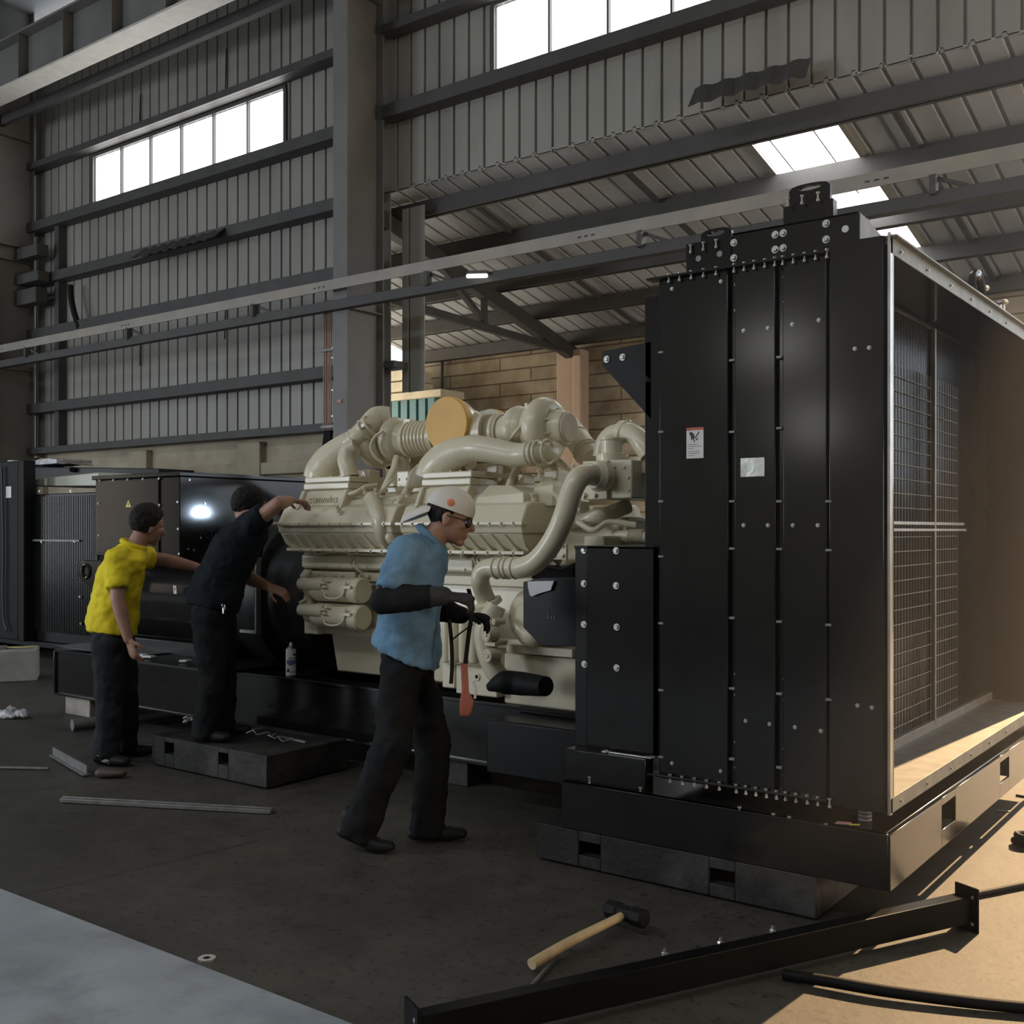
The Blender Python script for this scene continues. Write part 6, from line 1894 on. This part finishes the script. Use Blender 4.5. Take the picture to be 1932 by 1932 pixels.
# second generator set in the dark at the far end of the bay
QY = 6.5
x1, x0 = P(182, 1000, Y=QY).x, P(-60, 1000, Y=QY).x
zt, zb = P(100, 931, Y=QY).z, 0.20
g2 = thing('second_radiator', 'dark radiator unit of another generator set beyond the skid end', 'radiator', ((x0 + x1) / 2, QY + 0.5, 0))
MB().box(x0, x1, QY + 0.04, QY + 1.1, zb, zt).build('housing', 'black_satin', g2, bevel=0.01)
mb = MB()
x = P(52, 1000, Y=QY).x
while x < x1 - 0.02:
    mb.box(x, x + 0.012, QY + 0.012, QY + 0.04, zb + 0.12, zt - 0.03)
    x += 0.034
mb.build('core', 'black_core', g2, smooth=False)
m0 = P(110, 1020, Y=QY).z
MB().box(P(50, 1000, Y=QY).x, P(150, 1000, Y=QY).x, QY - 0.005, QY + 0.02, m0 - 0.012, m0 + 0.012).build('stay_bar', 'dull_steel', g2, bevel=0.003)
MB().box(P(34, 1000, Y=QY - 0.1).x, P(45, 1000, Y=QY - 0.1).x, QY - 0.10, QY + 0.04, zb, P(40, 868, Y=QY - 0.1).z).build('side_post', 'black_rubber', g2, bevel=0.01)
MB().box(x0, P(34, 1000, Y=QY - 0.06).x, QY - 0.06, QY + 0.04, zb, P(20, 870, Y=QY - 0.06).z).build('side_panel', 'black_rubber', g2, bevel=0.01)
a, b = P(11, 918, Y=QY - 0.065), P(21, 939, Y=QY - 0.065)
MB().box(a.x, b.x, QY - 0.065, QY - 0.06, b.z, a.z).build('white_label', 'white_label', g2, smooth=False)
MB().box(x0, x1, QY, QY + 1.2, zb - 0.06, zb).build('base_frame', 'black_satin', g2, bevel=0.005)
for x in (x0 + 0.3, x1 - 0.3):
    MB().box(x, x + 0.2, QY + 0.1, QY + 1.1, 0, zb - 0.06).build('foot', 'black_satin', g2)
MB().tube([P(3, 880, Y=QY - 0.09), P(6, 1000, Y=QY - 0.09), P(6, 1150, Y=QY - 0.09), P(13, 1190, Y=QY - 0.09)], 0.012, 8, 5).build('hanging_cable', 'frame_steel', g2)
for u, v in ((46, 895), (75, 927), (134, 927), (47, 1082), (51, 1135), (50, 1008), (79, 1022), (141, 1021), (151, 1126), (153, 1177)):
    inst(BOLT_L, 'bolt', g2, P(u, v, Y=QY - 0.0), (0, -1, 0))
# pale engine rocker top behind it, and the plastic-wrapped lid
pts = [P(u, v, Y=QY + 0.2) for u, v in ((46, 917), (46, 906), (110, 899), (186, 891), (186, 917))]
g3 = thing('covered_engine', 'pale painted engine top under a plastic-wrapped dark lid beyond the second radiator', 'engine', (P(110, 917, Y=QY + 0.2).x, QY + 0.8, zt))
MB().prism(pts, (0, 0.8, 0)).build('pale_cover', 'pale_green_paint', g3, bevel=0.01)
pts = [P(u, v, Y=QY + 1.15) for u, v in ((46, 905), (46, 880), (300, 884), (300, 905))]
MB().prism(pts, (0, 0.5, 0)).build('dark_lid', 'black_satin', g3, bevel=0.01)
mb = MB().obox(P(95, 874, Y=QY + 1.3), 1.15, 0.5, 0.06, (1, 0, -0.01))
bmesh.ops.subdivide_edges(mb.bm, edges=mb.bm.edges[:], cuts=5, use_grid_fill=True)
o = mb.build('plastic_wrap', 'plastic_sheet', g3)
tx = bpy.data.textures.new('crumple', 'CLOUDS'); tx.noise_scale = 0.08
dm = o.modifiers.new('crumple', 'DISPLACE'); dm.texture = tx; dm.strength = 0.08
MB().cyl(P(136, 886, Y=QY + 1.1), P(137, 886, Y=QY + 1.5), 0.035, seg=16).build('pipe_end', 'black_rubber', g3)

# conduits and cables at the column
cy = 9.05
cd_ = thing('conduit_bundle', 'bundle of thin copper coloured conduits on the steel column above hanging black cables', 'conduit', (P(617, 1000, Y=cy).x, cy, P(617, 812, Y=cy).z))
for k, u in enumerate((611, 614.5, 618, 621.5, 625)):
    a, b = P(u, 566, Y=cy), P(u, 812, Y=cy)
    b.x = a.x
    MB().cyl(a, b, 0.009, seg=8).build('conduit', 'copper_pipe', cd_)
for v in (662, 806):
    a, b = P(606, v, Y=cy - 0.02), P(631, v, Y=cy - 0.02)
    b.x = -9.09; b.z = a.z
    MB().bar(a, b, 0.02, 0.035).build('clip_bar', 'dull_steel', cd_, bevel=0.003)
for v in (580, 656, 675, 736, 785):
    a = P(628, v, Y=cy - 0.02)
    MB().bar(a - V((0.02, 0, 0)), a + V((0.02, 0, 0)), 0.012, 0.012).build('screw', 'zinc', cd_)
for k in range(3):
    MB().tube([P(616 + 4 * k, 812, Y=cy - 0.03), P(613 + 5 * k, 835, Y=cy - 0.04), P(611 + 6 * k, 865, Y=cy - 0.05), P(614 + 8 * k, 980, Y=cy - 0.05)], 0.028, 10, 6).build('cable', 'black_rubber', cd_)
# small red tag on the column
a = P(640, 757, Y=8.74)
tag(MB().box(a.x - 0.035, a.x + 0.035, 8.735, 8.748, a.z - 0.02, a.z + 0.02).build('red_tag', 'pink_tape', smooth=False), 'small faded red tag stuck on the steel column above the engine', 'tag')

# stacked cream panels and teal sheet at the far wall of the aisle
YB = 13.3
for k, (u0, u1, v0, v1, yy) in enumerate(((700, 769, 699, 719, YB), (700, 772, 721, 740, YB), (700, 832, 742, 756, YB))):
    a, b = P(u0, v0, Y=yy), P(u1, v1, Y=yy)
    a.z, b.z = P(745, v0, Y=yy).z, P(745, v1, Y=yy).z
    tag(MB().box(a.x - 1.2, b.x, yy, yy + 0.6, b.z, a.z).build('insulation_panel', 'cream_panel', bevel=0.01),
        ('topmost cream insulation panel of the stack beside the steel column', 'middle cream insulation panel of the stack beside the steel column', 'lowest and longest cream panel of the stack above the teal sheeting')[k], 'panel', 'cream panels stacked in the aisle')
a, b = P(733, 757, Y=YB), P(812, 800, Y=YB)
mb = MB()
x = a.x - 1.4
while x < b.x:
    mb.prism([(x, YB + 0.1, 0), (x + 0.03, YB + 0.05, 0), (x + 0.17, YB + 0.05, 0), (x + 0.2, YB + 0.1, 0), (x + 0.2, YB + 0.13, 0), (x, YB + 0.13, 0)], (0, 0, P(745, 756, Y=YB).z - 0.002))
    x += 0.2
mb.box(a.x - 1.4, b.x, YB + 0.12, YB + 0.75, 0, P(745, 756, Y=YB).z - 0.001)
tag(mb.build('teal_cabinet', 'teal_sheet'), 'teal ribbed sheet metal cabinet under the stacked cream panels', 'cabinet')
# dark cable tray stub on the return
a = P(722, 690, Y=9.5)
struct('beam_bracket', MB().box(a.x, a.x + 0.32, 9.35, 9.6, a.z - 0.06, a.z + 0.02), 'frame_steel', bevel=0.004)
